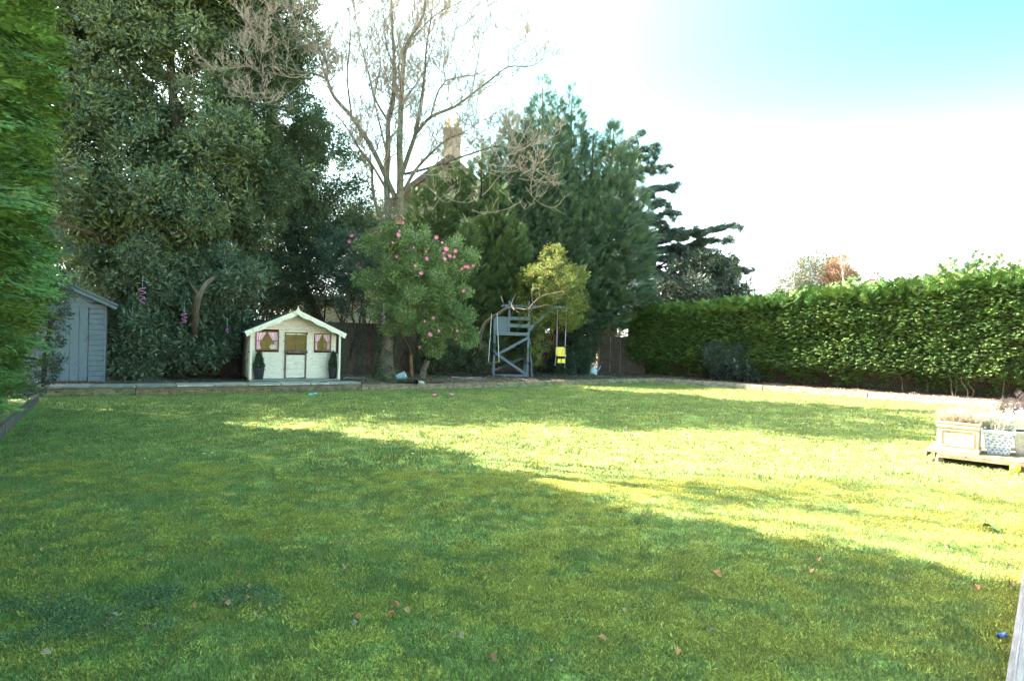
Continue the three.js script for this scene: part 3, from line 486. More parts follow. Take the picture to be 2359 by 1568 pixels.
// ------------------------------------------------------------------ house beyond the trees
{
  const d = 36, apexP = at(1036, 362, d), t = thing('neighbour_house', 'neighbouring house with a brown gable roof and brick chimney behind the trees', 'house', P(apexP.x, d), .1), H = apexP.y, dn = 5.6, e = H - 4.6;
  const gable = new THREE.Shape(); gable.moveTo(-dn, 0); gable.lineTo(dn, 0); gable.lineTo(dn, e); gable.lineTo(0, H - .3); gable.lineTo(-dn, e); gable.closePath();
  const wg = new THREE.ExtrudeGeometry(gable, { depth: 8, bevelEnabled: false }); metricUV(wg); wg.translate(0, 0, -8); mesh('wall', wg, std(lin(.22, .165, .12), .95, stoneTex), t);
  const roof = new THREE.Group(); roof.name = 'roof'; t.add(roof); for (const s of [-1, 1]) { const p = V3(0, H, 0), q = V3(s * (dn + .4), e - .35, 0), g = bx(p.distanceTo(q), .16, 8.8); g.rotateZ(Math.atan2(q.y - p.y, q.x - p.x)); g.translate((p.x + q.x) / 2, (p.y + q.y) / 2, -4); mesh('roof_slope', g, M.roofTile, roof); mesh('barge_board', bar(V3(0, H - .08, .46), V3(q.x, q.y - .08, .46), .06, .3), wood(.12, .08, .06), roof); }
  const ch = new THREE.Group(); ch.name = 'chimney'; roof.add(ch); ch.position.set(.1, H, -1.2); mesh('stack', bxAt(1.0, 3.2, .8, 0, .3, 0, .02), M.brick, ch); mesh('capping', bxAt(1.15, .18, .95, 0, 1.85, 0, .03), M.brick, ch);
  for (const x of [-.25, .25]) mesh('chimney_pot', new THREE.CylinderGeometry(.13, .17, .65, 14).translate(x, 2.25, 0), M.terracotta, ch);
  for (const [x, y] of [[-2.6, 3.4], [1.5, 3.4], [-2.6, 1], [1.5, 1]]) { const wn = new THREE.Group(); wn.name = 'window'; t.add(wn); mesh('frame', mergeGeometries([bxAt(1.3, .08, .1, x, y, .02), bxAt(1.3, .08, .1, x, y + 1.2, .02), bxAt(.08, 1.2, .1, x - .61, y + .6, .02), bxAt(.08, 1.2, .1, x + .61, y + .6, .02)]), M.white, wn); mesh('pane', new THREE.PlaneGeometry(1.15, 1.1).translate(x, y + .6, .03), std(lin(.03, .035, .04), .1), wn); }
  // sunlit garden room glimpsed over the fence
  const g0 = at(770, 760, 27), t2 = thing('garden_room', 'pale rendered garden outbuilding glimpsed above the fence behind the playhouse', 'outbuilding', P(g0.x, 27), .75);
  mesh('wall', bxAt(5, 2.6, 3, 0, 1.3, 0, .02), M.render, t2); mesh('roof', bxAt(5.4, .16, 3.4, 0, 2.69, 0, .02), M.roofTile, t2); for (const x of [-1.5, -.5, .5, 1.5]) mesh('slat_screen_post', bxAt(.1, 2.4, .06, x, 1.2, 1.56), M.darkFence, t2);
}

// ------------------------------------------------------------------ evergreen trees on the left
const EV = { base: lin(.076, .112, .05), alt: lin(.19, .21, .06), spread: .4 };
function tree(name, label, foot, trunk, blobs, per, o, geos, mat, bark, group, cat = 'tree') {
  const t = thing(name, label, cat, foot, 0, group); const tr = rel(t, ...trunk), parts = [sweep(tr, taper(o.r0 || .25, o.r1 || .08), 9, 3)];
  for (const [c, r] of blobs) { const q = c.clone().sub(t.position); let best = tr[0], bd = 1e9; for (let k = 1; k < tr.length * 4; k++) { const u = k / (tr.length * 4), i = Math.min(tr.length - 2, Math.floor(u * (tr.length - 1))), p = tr[i].clone().lerp(tr[i + 1], u * (tr.length - 1) - i); const dd = p.distanceTo(q) + (p.y > q.y ? 2 : 0); if (dd < bd) { bd = dd; best = p; } } parts.push(limb(best, q, (o.r0 || .25) * .38, .025, .2, 4, 6)); for (let k = 0; k < 4; k++) parts.push(limb(q, q.clone().addScaledVector(randDir(), r * .85), .03, .008, .2, 3, 4)); }
  mesh('trunk', mergeGeometries(parts.map(p => p)), bark, t); crown(t, blobs, per, o, geos, mat); return t;
}
{
  const foot = onPlane(440, 850, .2); foot.y = .15;
  const B = [[at(300, 150, 17.5), 2.3], [at(470, 120, 18.2), 2.5], [at(250, 340, 16.8), 2.0], [at(430, 330, 17.3), 2.3], [at(330, 520, 16.4), 1.8], [at(500, 500, 17.2), 1.9], [at(210, 80, 17), 2], [at(210, 500, 16.3), 1.4], [at(560, 400, 18), 1.6],
    [at(400, -120, 18), 3], [at(560, -60, 19), 2.4], [at(260, -150, 17.5), 2.8], [at(430, -330, 18), 2.6], [at(130, 0, 17), 2.4], [at(60, -180, 17), 2.8], [at(130, 250, 16.5), 1.8], [at(40, 150, 16.5), 2.2], [P(-11.3, 12.7, 5.2), 1.7], [P(-12.8, 13.2, 5.8), 1.9], [P(-10.3, 13.1, 3.7), 1.0], [P(-11.5, 14.3, 4.5), 1.7]];  // last four balls, mostly out of view, placed to shade the lawn
  tree('evergreen_tree', 'large dark evergreen tree with glossy leaves towering behind the grey shed', foot, [foot, at(455, 690, 16.9), at(470, 640, 17), at(440, 480, 17.2), at(400, 250, 17.5), at(380, -150, 18)], B, 24, { ...EV, size: 1.15, gap: -.10, gs: .8, r0: .26, shell: .5, clump: { n: 7, r: .6, per: 112 } }, broad, L.glossy, M.bark, 'evergreen trees along the back');
  { const t = scene.children[scene.children.length - 1], q = (x, y, z) => at(x, y, z).sub(t.position); mesh('bough', mergeGeometries([sweep([V3(0, 0, 0), q(447, 770, 15.3), q(452, 705, 14.75), q(459, 680, 14.7), q(474, 654, 14.9), q(500, 636, 15.5), q(540, 612, 16.8), q(560, 560, 17.6)], taper(.085, .035), 9, 4), sweep([q(459, 680, 14.7), q(446, 665, 14.9), q(430, 640, 15.6)], taper(.035, .02), 6, 3)]), M.bark, t); }
  const foot2 = P(-5.2, 19.8, .2);
  const B2 = [[at(600, 250, 19), 2.0], [at(640, 400, 19), 1.9], [at(700, 350, 19.6), 1.5], [at(580, 110, 19.4), 1.7], [at(740, 470, 19.4), 1.25], [at(650, 540, 18.8), 1.6], [at(555, 560, 18.2), 1.5], [at(790, 520, 19.6), .85], [at(660, 170, 19.8), 1.0], [at(600, -20, 19.6), 1.4]];
  tree('evergreen_tree', 'dark small leaved evergreen tree leaning over the playhouse', foot2, [foot2, at(690, 640, 19.6), at(650, 430, 19.4), at(600, 150, 19.4)], B2, 60, { base: lin(.062, .098, .05), alt: lin(.14, .16, .055), spread: .4, size: 1.15, gap: -.2, gs: .9, r0: .2, shell: .5, clump: { n: 9, r: .5, per: 190 } }, smallLeaf, L.soft, M.darkBark, 'evergreen trees along the back');
}
bush('dim evergreen tree standing beyond the fence behind the shed and laurels', P(-11, 23, 0), [[at(160, 640, 22), 1.9], [at(300, 660, 23), 2.0], [at(440, 650, 23.5), 1.9], [at(220, 500, 22.5), 1.8], [at(560, 640, 24), 1.7], [at(110, 480, 21), 1.6], [at(360, 560, 23.5), 1.6]], 120, { base: lin(.04, .066, .034), alt: lin(.12, .13, .03), spread: .4, size: 1.5, gap: -.25, gs: .8 }, [broad[2]], L.soft, 'tree', 'evergreen_tree');
bush('dim evergreen tree beyond the fence hiding the foot of the brown gable', P(-5.6, 24, 0), [[at(800, 560, 23), 1.5], [at(860, 530, 23.5), 1.1], [at(760, 620, 23), 1.5], [at(890, 580, 23), 1.0], [at(850, 640, 23), 1.2], [at(915, 540, 24), .7]], 150, { base: lin(.038, .062, .036), alt: lin(.09, .10, .03), spread: .4, size: 1.3, gap: -.32, gs: .9 }, smallLeaf, L.soft, 'tree', 'evergreen_tree');
// limb of the big tree that shows bare above the shrubs
// laurels under the trees
function bush(label, foot, blobs, per, o, geos, mat, cat = 'shrub', name = 'evergreen_shrub', group) {
  const t = thing(name, label, cat, foot, 0, group), parts = [], z = V3(0, 0, 0); for (const [c] of blobs) parts.push(limb(z, c.clone().sub(foot), .035, .01, .15, 4, 5)); mesh('stems', mergeGeometries(parts), o.bark || M.darkBark, t); crown(t, blobs, per, { name: 'foliage', ...o }, geos, mat); return t;
}
{
  const g1 = onPlane(320, 862, .18);
  bush('broad leaved laurel bush beside the grey shed, its leaves down to the bed', g1, [[at(290, 700, 15.3), .85], [at(340, 620, 15.6), 1.0], [at(280, 790, 14.9), .62], [at(350, 770, 15.2), .75], [at(400, 700, 15.6), .8], [at(300, 845, 14.7), .3], [at(240, 630, 15.4), .7]], 120, { clump: { n: 22, r: .28, per: 330 }, base: lin(.075, .112, .052), alt: lin(.12, .16, .085), spread: .4, size: .95, gap: -.32, gs: 1.3 }, [broad[0], broad[1]], L.glossy, 'shrub', 'laurel_bush');
  const g2 = onPlane(470, 862, .18);
  bush('broad leaved laurel bush between the daffodils and the playhouse', g2, [[at(430, 780, 15.5), .7], [at(500, 720, 15.9), .8], [at(480, 800, 15.7), .55], [at(520, 650, 16.2), .9], [at(400, 830, 15.4), .35], [at(440, 640, 16), .6]], 110, { clump: { n: 22, r: .28, per: 330 }, base: lin(.066, .10, .05), alt: lin(.105, .14, .075), spread: .4, size: .95, gap: -.3, gs: 1.3 }, [broad[1], broad[2]], L.glossy, 'shrub', 'laurel_bush');
  bush('dense dark evergreen shrub behind the playhouse roof', P(-5.6, 18.6, .2), [[at(600, 650, 18.6), 1.0], [at(680, 620, 18.8), 1.1], [at(740, 640, 18.8), .9], [at(640, 720, 18.4), .8], [at(560, 700, 17.6), .8], [at(720, 560, 19), .9]], 260, { base: lin(.018, .034, .016), alt: lin(.04, .06, .022), spread: .4, size: 1.1, gap: -.3, gs: 1.1 }, smallLeaf, L.soft);
  bush('shadowed evergreen shrub with a few pink blooms between playhouse and camellia', P(-4.7, 18.3, .2), [[at(800, 590, 18.2), .8], [at(815, 680, 18.1), .65], [at(770, 650, 18.4), .7], [at(835, 620, 18), .6]], 290, { base: lin(.04, .07, .045), alt: lin(.07, .10, .055), spread: .4, size: 1.0, gap: -.22, gs: 1.3 }, smallLeaf, L.glossy);
}

// ------------------------------------------------------------------ bare tree
{
  const d = 18, foot = onPlane(889, 872, .15), D0 = -foot.z, t = thing('bare_tree', 'tall leafless tree with many upright branches and ivy on its trunk', 'tree', foot);
  const z2 = (zx, zy, dd = 0) => at(666 + .35 * zx, .35 * zy, D0 + dd).sub(foot), main = [], twigs = [];
  const path = (arr, r0, r1, dz0 = 0, dz1 = 0) => { const pts = arr.map(([x, y], i) => z2(x, y, lerp(dz0, dz1, i / (arr.length - 1)))); main.push(sweep(pts, taper(r0, r1), 7, 4)); return { pts, r0, r1 }; };
  const base = [V3(0, 0, 0), at(889, 840, D0).sub(foot), at(893, 760, D0).sub(foot), at(897, 650, D0).sub(foot), at(900, 560, D0).sub(foot)];
  main.push(sweep(base, t0 => .17 + .16 * Math.pow(1 - t0, 6) - .035 * t0, 12, 5));
  const k = [
    path([[670, 1600], [655, 1480], [640, 1200], [650, 950], [650, 800], [680, 650], [690, 450], [680, 250], [670, 0], [665, -250]], .10, .022, 0, .3),
    path([[670, 1600], [715, 1430], [730, 1180], [725, 950], [735, 700], [745, 500], [770, 300], [880, 100], [895, -200]], .12, .02, 0, -.5),
    path([[728, 1180], [790, 1000], [830, 880], [870, 660], [890, 500], [900, 330], [940, 60], [960, -150]], .07, .012, 0, .8),
    path([[830, 880], [930, 770], [1090, 700], [1200, 620], [1330, 520], [1440, 440], [1600, 432], [1700, 360]], .05, .006, .2, -.6),
    path([[930, 770], [980, 600], [1025, 530], [1015, 430], [1060, 330], [1100, 150]], .03, .006, 0, .5),
    path([[1025, 530], [1150, 500], [1230, 490], [1370, 420]], .022, .005, .1, .4),
    path([[735, 1290], [830, 1120], [930, 1010], [1050, 910], [1130, 880], [1250, 800]], .05, .008, 0, -1),
    path([[760, 1145], [900, 1110], [1050, 1060], [1200, 1010], [1380, 960], [1540, 1000], [1640, 880]], .04, .008, 0, -1.6),
    path([[700, 1310], [620, 1130], [530, 950], [410, 770], [290, 630], [250, 520], [240, 400], [130, 230], [50, 130], [0, -60]], .075, .012, 0, .4),
    path([[250, 520], [150, 480], [60, 470], [-100, 420], [-230, 460], [-320, 420]], .035, .008, .3, -.8),
    path([[290, 630], [200, 380], [170, 200], [130, 0]], .03, .008, .3, .9), path([[410, 770], [380, 500], [400, 250], [390, 0]], .03, .008, .2, -.7),
    path([[645, 1500], [570, 1350], [545, 1200], [540, 1080], [480, 1000], [430, 930]], .06, .01, 0, .7),
    path([[630, 1230], [540, 1080], [470, 1000], [420, 900], [300, 740]], .04, .008, 0, -.8),
    path([[650, 800], [560, 640], [520, 480], [460, 250], [420, 0]], .035, .008, .1, .9), path([[640, 1000], [590, 800], [560, 640], [600, 420], [560, 150]], .03, .008, .1, -.9),
    path([[735, 700], [800, 600], [880, 480], [960, 250], [1000, 60]], .028, .006, -.2, .7), path([[770, 300], [840, 220], [960, 100], [1090, 30], [1200, -20]], .03, .006, -.3, .4),
    path([[690, 450], [640, 300], [620, 100], [600, -100]], .025, .006, .1, -.6), path([[1200, 620], [1240, 400], [1290, 150], [1310, 0]], .016, .005, 0, .5), path([[1440, 440], [1450, 200]], .012, .004, -.4, -.2),
    path([[-100, 420], [-160, 300], [-260, 180], [-330, 60]], .018, .005, -.4, -.9), path([[60, 470], [-30, 300], [-60, 120], [-130, -40]], .02, .005, .2, -.6), path([[150, 480], [60, 560], [-60, 640], [-180, 600], [-250, 680]], .016, .004, .2, -.9),
  ];
  // smaller branches and twigs, turning upwards
  const grow = (p, dir, len, r, lev) => {
    const n = 4, pts = [p.clone()]; let q = p.clone(), v = dir.clone(); for (let i = 0; i < n; i++) { v.add(V3(rr(-.3, .3), rr(-.12, .32), rr(-.3, .3))).normalize(); q = q.clone().addScaledVector(v, len / n); pts.push(q); }
    twigs.push(sweep(pts, taper(r, Math.max(.004, r * .4)), lev > 1 ? 3 : 4, 1));
    if (lev < 3) { const m = lev === 0 ? 5 : lev === 1 ? 4 : 3; for (let i = 0; i < m; i++) { const a = 1 + Math.floor(rnd() * n), dv = v.clone().multiplyScalar(.8).add(randDir().multiplyScalar(.75)).add(V3(0, .2, 0)).normalize(); grow(pts[a], dv, len * rr(.38, .62), Math.max(.006, r * .6), lev + 1); } }
  };
  for (const b of k) { const c = new THREE.CatmullRomCurve3(b.pts, false, 'centripetal'), Ln = c.getLength(), m = Math.round(Ln * 3.4); for (let i = 0; i < m; i++) { const u = rr(.22, 1), p = c.getPoint(u), tn = c.getTangent(u); const r = Math.max(.005, lerp(b.r0, b.r1, u) * .38); grow(p, tn.multiplyScalar(.55).add(randDir().multiplyScalar(.75)).add(V3(0, .35, 0)).normalize(), rr(.5, 1.25), Math.min(r * 1.3, .018), 0); } }
  // low hanging tangle at the right and at the upper left
  for (let i = 0; i < 34; i++) { const p = z2(rr(900, 1650), rr(880, 1330), rr(-1.8, -.4)); grow(p, V3(rr(-.6, 1), rr(-.5, .4), rr(-.5, .5)).normalize(), rr(.5, 1.1), .009, 1); }
  mesh('trunk', mergeGeometries(main), M.greyBark, t); const tw = mesh('twigs', mergeGeometries(twigs), M.twig, t); tw.userData.kind = 'stuff';
  // ash keys hanging in bunches
  const S = new Swarm(), keyG = (() => { const T = new Tris(); for (let i = 0; i < 7; i++) { const o = V3(rr(-.02, .02), 0, rr(-.02, .02)), d = V3(rr(-.35, .35), -1, rr(-.35, .35)).normalize(); leaf(T, o, d, perp(d), rr(.05, .08), .012, [1, 1, 1]); } return T.geo(); })();
  for (let i = 0; i < 70; i++) S.add(z2(rr(1150, 1680), rr(950, 1120), rr(-1.6, -.6)), facing(V3(rr(-.2, .2), rr(-.1, .1), 1), rr(-.3, .3)), rr(.8, 1.4), tint(lin(.30, .20, .15), .3)); for (let i = 0; i < 160; i++) S.add(z2(rr(50, 1250), rr(30, 800), rr(-1, 1)), facing(V3(rr(-.2, .2), rr(-.1, .1), 1), rr(-.3, .3)), rr(.6, 1), tint(lin(.26, .19, .17), .3));
  S.build('seed_clusters', keyG, L.dry, t);
  const iv = new Swarm(); for (let i = 0; i < 620; i++) { const u = rnd(), y = u * u * 1.9, a = rr(0, 6.283), r = .20 + .14 * Math.pow(1 - y / 2, 5) + rr(-.02, .05); if (noise(a * 1.2, y * 2, 3) < (Math.cos(a) > .2 ? .15 : -.3)) continue; iv.add(V3(Math.cos(a) * r, y, Math.sin(a) * r), facing(V3(Math.cos(a), .2, Math.sin(a))), rr(.22, .42), tint(lin(.045, .075, .025), .4, lin(.09, .11, .03))); } iv.build('ivy', broad[0], L.soft, t);
  // nest box on the trunk
  const nb = thing('nest_box', 'small weathered bird box fixed to the leafless tree above the pink camellia', 'bird box', at(918, 511, D0 - .32), .2); mesh('box', bxAt(.17, .2, .15, 0, 0, 0, .006), wood(.34, .2, .13), nb); mesh('roof', (() => { const s = new THREE.Shape(); s.moveTo(-.13, .09); s.lineTo(0, .2); s.lineTo(.13, .09); s.lineTo(.11, .075); s.lineTo(0, .165); s.lineTo(-.11, .075); s.closePath(); return metricUV(new THREE.ExtrudeGeometry(s, { depth: .2, bevelEnabled: false }).translate(0, 0, -.09)); })(), wood(.42, .36, .32), nb); mesh('gable', (() => { const s = new THREE.Shape(); s.moveTo(-.085, .1); s.lineTo(.085, .1); s.lineTo(0, .168); s.closePath(); return new THREE.ExtrudeGeometry(s, { depth: .14, bevelEnabled: false }).translate(0, 0, -.07); })(), M.brownFrame, nb); mesh('entrance_hole', new THREE.CylinderGeometry(.028, .028, .01, 16).rotateX(Math.PI / 2).translate(0, .03, .074), M.black, nb);
  nb.position.add(V3(0, 0, .1));
}

// ------------------------------------------------------------------ camellia
{
  const foot = onPlane(947, 868, .15), dd = 17.0, t = thing('camellia_tree', 'rounded camellia tree dotted with pink flowers in front of the bare tree', 'tree', foot);
  const B = [[at(925, 590, dd), .72], [at(1000, 605, dd), .80], [at(885, 655, dd), .58], [at(960, 680, dd - .15), .95], [at(1030, 680, dd), .62], [at(880, 705, dd), .34], [at(1000, 755, dd - .1), .50], [at(1050, 735, dd), .36], [at(920, 735, dd - .1), .46], [at(905, 550, dd), .35], [at(960, 550, dd), .4], [at(1060, 620, dd), .3], [at(1000, 790, dd), .22], [at(1082, 600, dd), .18], [at(852, 570, dd), .2], [at(1074, 765, dd), .2]];
  const tr = rel(t, foot, at(946, 835, -foot.z), at(944, 812, -foot.z), at(928, 775, dd + .2), at(920, 745, dd + .2), at(930, 660, dd + .2)); const parts = [sweep(tr, taper(.06, .035), 8, 4)];
  for (const [c] of B) parts.push(limb(tr[4], c.clone().sub(foot), .03, .008, .15, 4, 5)); mesh('trunk', mergeGeometries(parts), M.tanStem, t);
  crown(t, B, 170, { base: lin(.105, .17, .045), alt: lin(.23, .28, .07), spread: .4, size: .85, gap: -.2, gs: 1.9, shell: .45, up: -.1, clump: { n: 26, r: .23, per: 620 } }, smallLeaf, L.glossy);
  const fl = (() => { const T = new Tris(); for (const [n, r, h, k] of [[7, .052, .018, [.85, .20, .40]], [6, .038, .03, [.95, .32, .52]], [4, .018, .028, [.9, .55, .35]]]) for (let i = 0; i < n; i++) { const a = i / n * 6.283 + r * 60, w = 3.6 / n, c0 = V3(0, 0, 0), p1 = V3(Math.cos(a - w / 2) * r * .85, Math.sin(a - w / 2) * r * .85, h), p2 = V3(Math.cos(a) * r * 1.1, Math.sin(a) * r * 1.1, h * .9), p3 = V3(Math.cos(a + w / 2) * r * .85, Math.sin(a + w / 2) * r * .85, h); T.tri(c0, p1, p2, k); T.tri(c0, p2, p3, k); } return T.geo(); })();
  const spots = [[90, 257, 1], [73, 307, 1], [127, 285, .8], [143, 397, .7], [46, 572, .7], [514, 153, 1], [474, 253, 1.1], [487, 220, .7], [790, 273, 1.1], [867, 372, 1.3], [945, 385, 1], [897, 428, 1], [933, 432, .8], [852, 449, 1], [850, 402, .7], [706, 388, .7], [706, 450, 1], [463, 430, .8], [612, 506, .7], [665, 570, 1.1], [1025, 513, .8], [1052, 513, 1.1], [1090, 507, .8], [998, 530, .8], [1014, 713, .8], [1077, 904, .8], [760, 933, .8], [694, 961, .7], [733, 1073, 1.2], [806, 1042, .8], [958, 1043, .8], [967, 1075, .7], [952, 1105, .6], [651, 1177, .7], [430, 315, .6], [600, 355, .6], [835, 315, .6], [162, 520, .6]];
  for (const [zx, zy, s] of spots) {
    const vx = 784 + .28 * zx, vy = 470.4 + .28 * zy, dir = dirOf(vx, vy); let best = 1e9; for (const [c, r] of B) { const oc = c.clone().sub(camera.position), b = oc.dot(dir), q = b * b - oc.lengthSq() + r * r * 1.1; if (q > 0) best = Math.min(best, b - Math.sqrt(q)); }
    if (best > 100) best = zx < 170 ? 18.0 / -dir.z * .985 : dd / -dir.z; const p = camera.position.clone().addScaledVector(dir, best - .12).sub(foot); const m = mesh('flower', fl, L.dry, t); m.position.copy(p); m.quaternion.copy(facing(dir.clone().negate().add(V3(rr(-.5, .5), rr(-.2, .5), rr(-.5, .5))))); m.scale.setScalar(s * 1.1);
  }
}

// ------------------------------------------------------------------ conifers
const conSpray = [0, 1, 2].map(() => coniferSpray(.44, 11, 3, .020, .14));
function conifer(name, label, foot, leaders, o, trunkMat) {
  const t = thing(name, label, 'tree', foot, 0, o.group), S = [0, 1, 2].map(() => new Swarm()), parts = [];
  for (const [tip, bottomY, R, n] of leaders) {
    const tp = tip.clone().sub(foot), bt = V3(tp.x * .8, bottomY - foot.y, tp.z * .85); parts.push(sweep([V3(tp.x * .3, 0, tp.z * .3), bt, bt.clone().lerp(tp, .6), tp], taper(o.r0 || .16, .012), 6, 3));
    for (let i = 0; i < n * 1.8; i++) {
      const u = Math.pow(rnd(), .62), y = lerp(tp.y, bt.y, u), a = rr(0, 6.283), lump = 1 + fbm(Math.cos(a) * 1.3 + tp.x, y * .7, Math.sin(a) * 1.3) * .55, r = (R * Math.pow(u, .72) * lump + .03) * (1 - rnd() * rnd() * .55), ax = bt.clone().lerp(tp, 1 - u);
      const p = V3(ax.x + Math.cos(a) * r, y + rr(-.15, .15), ax.z + Math.sin(a) * r); if (noise(p.x * .9 + foot.x, p.y * .9, p.z * .9) < (o.gap ?? -.45)) continue;
      const f = V3(Math.cos(a), lerp(1.5, .35, u) + rr(-.3, .3), Math.sin(a)).add(randDir().multiplyScalar(.35)); S[(rnd() * 3) | 0].add(p, level(f, rr(-1, 1)), (o.size || 1) * rr(.65, 1.15) * lerp(.65, 1, u), tint(o.base, .35, o.alt));
    }
  }
  mesh('trunk', mergeGeometries(parts), trunkMat || M.darkBark, t); S.forEach((s, i) => s.build('crown', conSpray[i], L.needle, t)); return t;
}
{
  const d = 22.4, foot = P(at(1290, 800, d).x, d, .2);
  conifer('conifer_tree', 'tall grey green conifer with several pointed leaders behind the play tower', foot, [[at(1250, 178, d), 1.6, 1.6, 3000], [at(1318, 205, d + .5), 1.6, 1.5, 2600], [at(1172, 268, d), 2.6, 1.45, 2300], [at(1415, 285, d + .3), 2.4, 1.4, 2300], [at(1368, 300, d + .2), 1.8, 1.4, 2300], [at(1208, 245, d + .3), 1.8, 1.2, 1500], [at(1285, 225, d + .6), 2, 1.4, 1800], [at(1460, 345, d + .5), 2.6, 1.2, 1500], [at(1130, 330, d + .2), 1.6, 1.2, 1500], [at(1215, 300, d + .1), 1.8, 1.4, 2400], [at(1290, 330, d - .1), 2.6, 1.3, 2400], [at(1345, 420, d - .1), 2.4, 1.1, 1600]], { base: lin(.052, .092, .062), alt: lin(.13, .18, .13), gap: -.5, group: 'conifers along the back', r0: .2 }, M.redBark);
  const f2 = P(at(1090, 800, 21.5).x, 21.5, .2);
  conifer('conifer_tree', 'dense spreading conifer filling the gap between camellia and play tower', f2, [[at(1110, 330, 22), .6, 1.4, 2400], [at(1050, 380, 22), .8, 1.3, 2200], [at(1005, 392, 21.6), .7, 1.2, 2200], [at(958, 440, 21.4), .7, 1.0, 1700], [at(1150, 430, 21), .5, 1.3, 2200], [at(1080, 500, 20.5), .5, 1.2, 1800], [at(1190, 520, 20.6), 1.4, 1.0, 1200]], { base: lin(.055, .09, .042), alt: lin(.12, .155, .06), gap: -.5, group: 'conifers along the back' });
  bush('low dark evergreen shrub in front of the fence beside the trapeze swing', onPlane(1060, 855, .18), [[at(1040, 815, 19), .45], [at(1090, 820, 19.2), .5], [at(1010, 835, 18.8), .3], [at(1120, 790, 19.8), .5], [at(1000, 790, 19.3), .4], [at(975, 830, 18.8), .3]], 420, { base: lin(.030, .056, .022), alt: lin(.07, .09, .02), spread: .4, size: .95, gap: -.45, gs: 1.6 }, smallLeaf, L.soft);
  bush('dark leafy shrub behind the toddler swing', P(2.2, 21.6, .2), [[at(1320, 800, 21.5), .6], [at(1350, 760, 21.8), .6], [at(1300, 840, 21), .4], [at(1345, 830, 21.4), .35], [at(1360, 700, 22.5), .6], [at(1255, 820, 21.5), .5], [at(1290, 735, 22.5), .8], [at(1330, 725, 22.5), .7], [at(1375, 740, 23.5), .5], [at(1368, 800, 22.6), .36], [at(1374, 765, 22.8), .36], [at(1362, 835, 22.4), .28]], 420, { base: lin(.026, .05, .024), alt: lin(.05, .08, .03), spread: .4, size: .95, gap: -.45, gs: 1.6 }, smallLeaf, L.soft);
}
// yellow green shrub with bare stems over the tower
{
  const foot = onPlane(1238, 858, .17), d = 19.8, t = thing('yellow_shrub', 'yellow green shrub with tan stems spreading above the play tower and swing', 'shrub', foot), parts = [];
  const B = [[at(1275, 650, d), .8], [at(1300, 690, d), .72], [at(1235, 650, d), .6], [at(1272, 590, d), .36], [at(1320, 640, d), .45], [at(1225, 710, d), .55], [at(1315, 730, d), .4], [at(1250, 740, d), .4], [at(1250, 790, d - .2), .22], [at(1228, 820, d - .2), .25]];
  for (let i = 0; i < 13; i++) { const a = V3(rr(-.12, .12), 0, rr(-.1, .1)), c = B[i % 8][0].clone().sub(foot); parts.push(limb(a, c.add(randDir().multiplyScalar(.25)), rr(.014, .026), .008, .1, 5, 6)); } parts.push(limb(V3(.1, 0, .2), at(1268, 790, d - .3).sub(foot), .03, .02, .03));
  mesh('stems', mergeGeometries(parts), M.tanStem, t); crown(t, B, 460, { name: 'foliage', base: lin(.13, .165, .028), alt: lin(.27, .25, .035), spread: .35, size: .8, gap: -.2, gs: 1.5, shell: .35 }, smallLeaf, L.soft);
  // gnarled leafless branch across it
  const f2 = onPlane(1106, 850, .17), b = thing('gnarled_tree', 'low crooked leafless tree arching over the top of the climbing tower', 'tree', f2), Zt = (x, y, dz = 0) => at(1082 + .166 * x, 666 + .166 * y, 18.7 + dz).sub(f2), g = [];
  const paths = [[[[120, 800], [190, 510], [300, 400], [400, 340], [500, 268], [640, 270], [800, 282], [880, 200], [980, 110], [1100, 70], [1300, 30]], .06, .01], [[[500, 268], [470, 200], [430, 90]], .02, .006], [[[620, 290], [580, 200], [640, 60]], .018, .005], [[[800, 282], [960, 250], [1070, 220], [1250, 270]], .025, .006], [[[880, 200], [860, 60], [880, -60]], .02, .006], [[[980, 110], [970, 0], [990, -100]], .02, .005], [[[1070, 220], [1180, 310]], .012, .004], [[[800, 282], [870, 400], [960, 450]], .016, .005], [[[620, 290], [570, 380], [640, 440]], .012, .004], [[[600, 280], [700, 340], [800, 440]], .014, .004], [[[640, 270], [700, 420], [670, 490]], .01, .004], [[[1100, 70], [1200, 140], [1290, 90], [1310, 20]], .016, .004]];
  for (const [pts, r0, r1] of paths) { g.push(sweep([...(r0 === .06 ? [V3(0, 0, 0)] : []), ...pts.map(([x, y], i) => Zt(x, y, rr(-.25, .25)))], taper(r0, r1), 6, 3)); }
  mesh('branches', mergeGeometries(g), std(lin(.15, .115, .085), .95, barkTex), b);
}
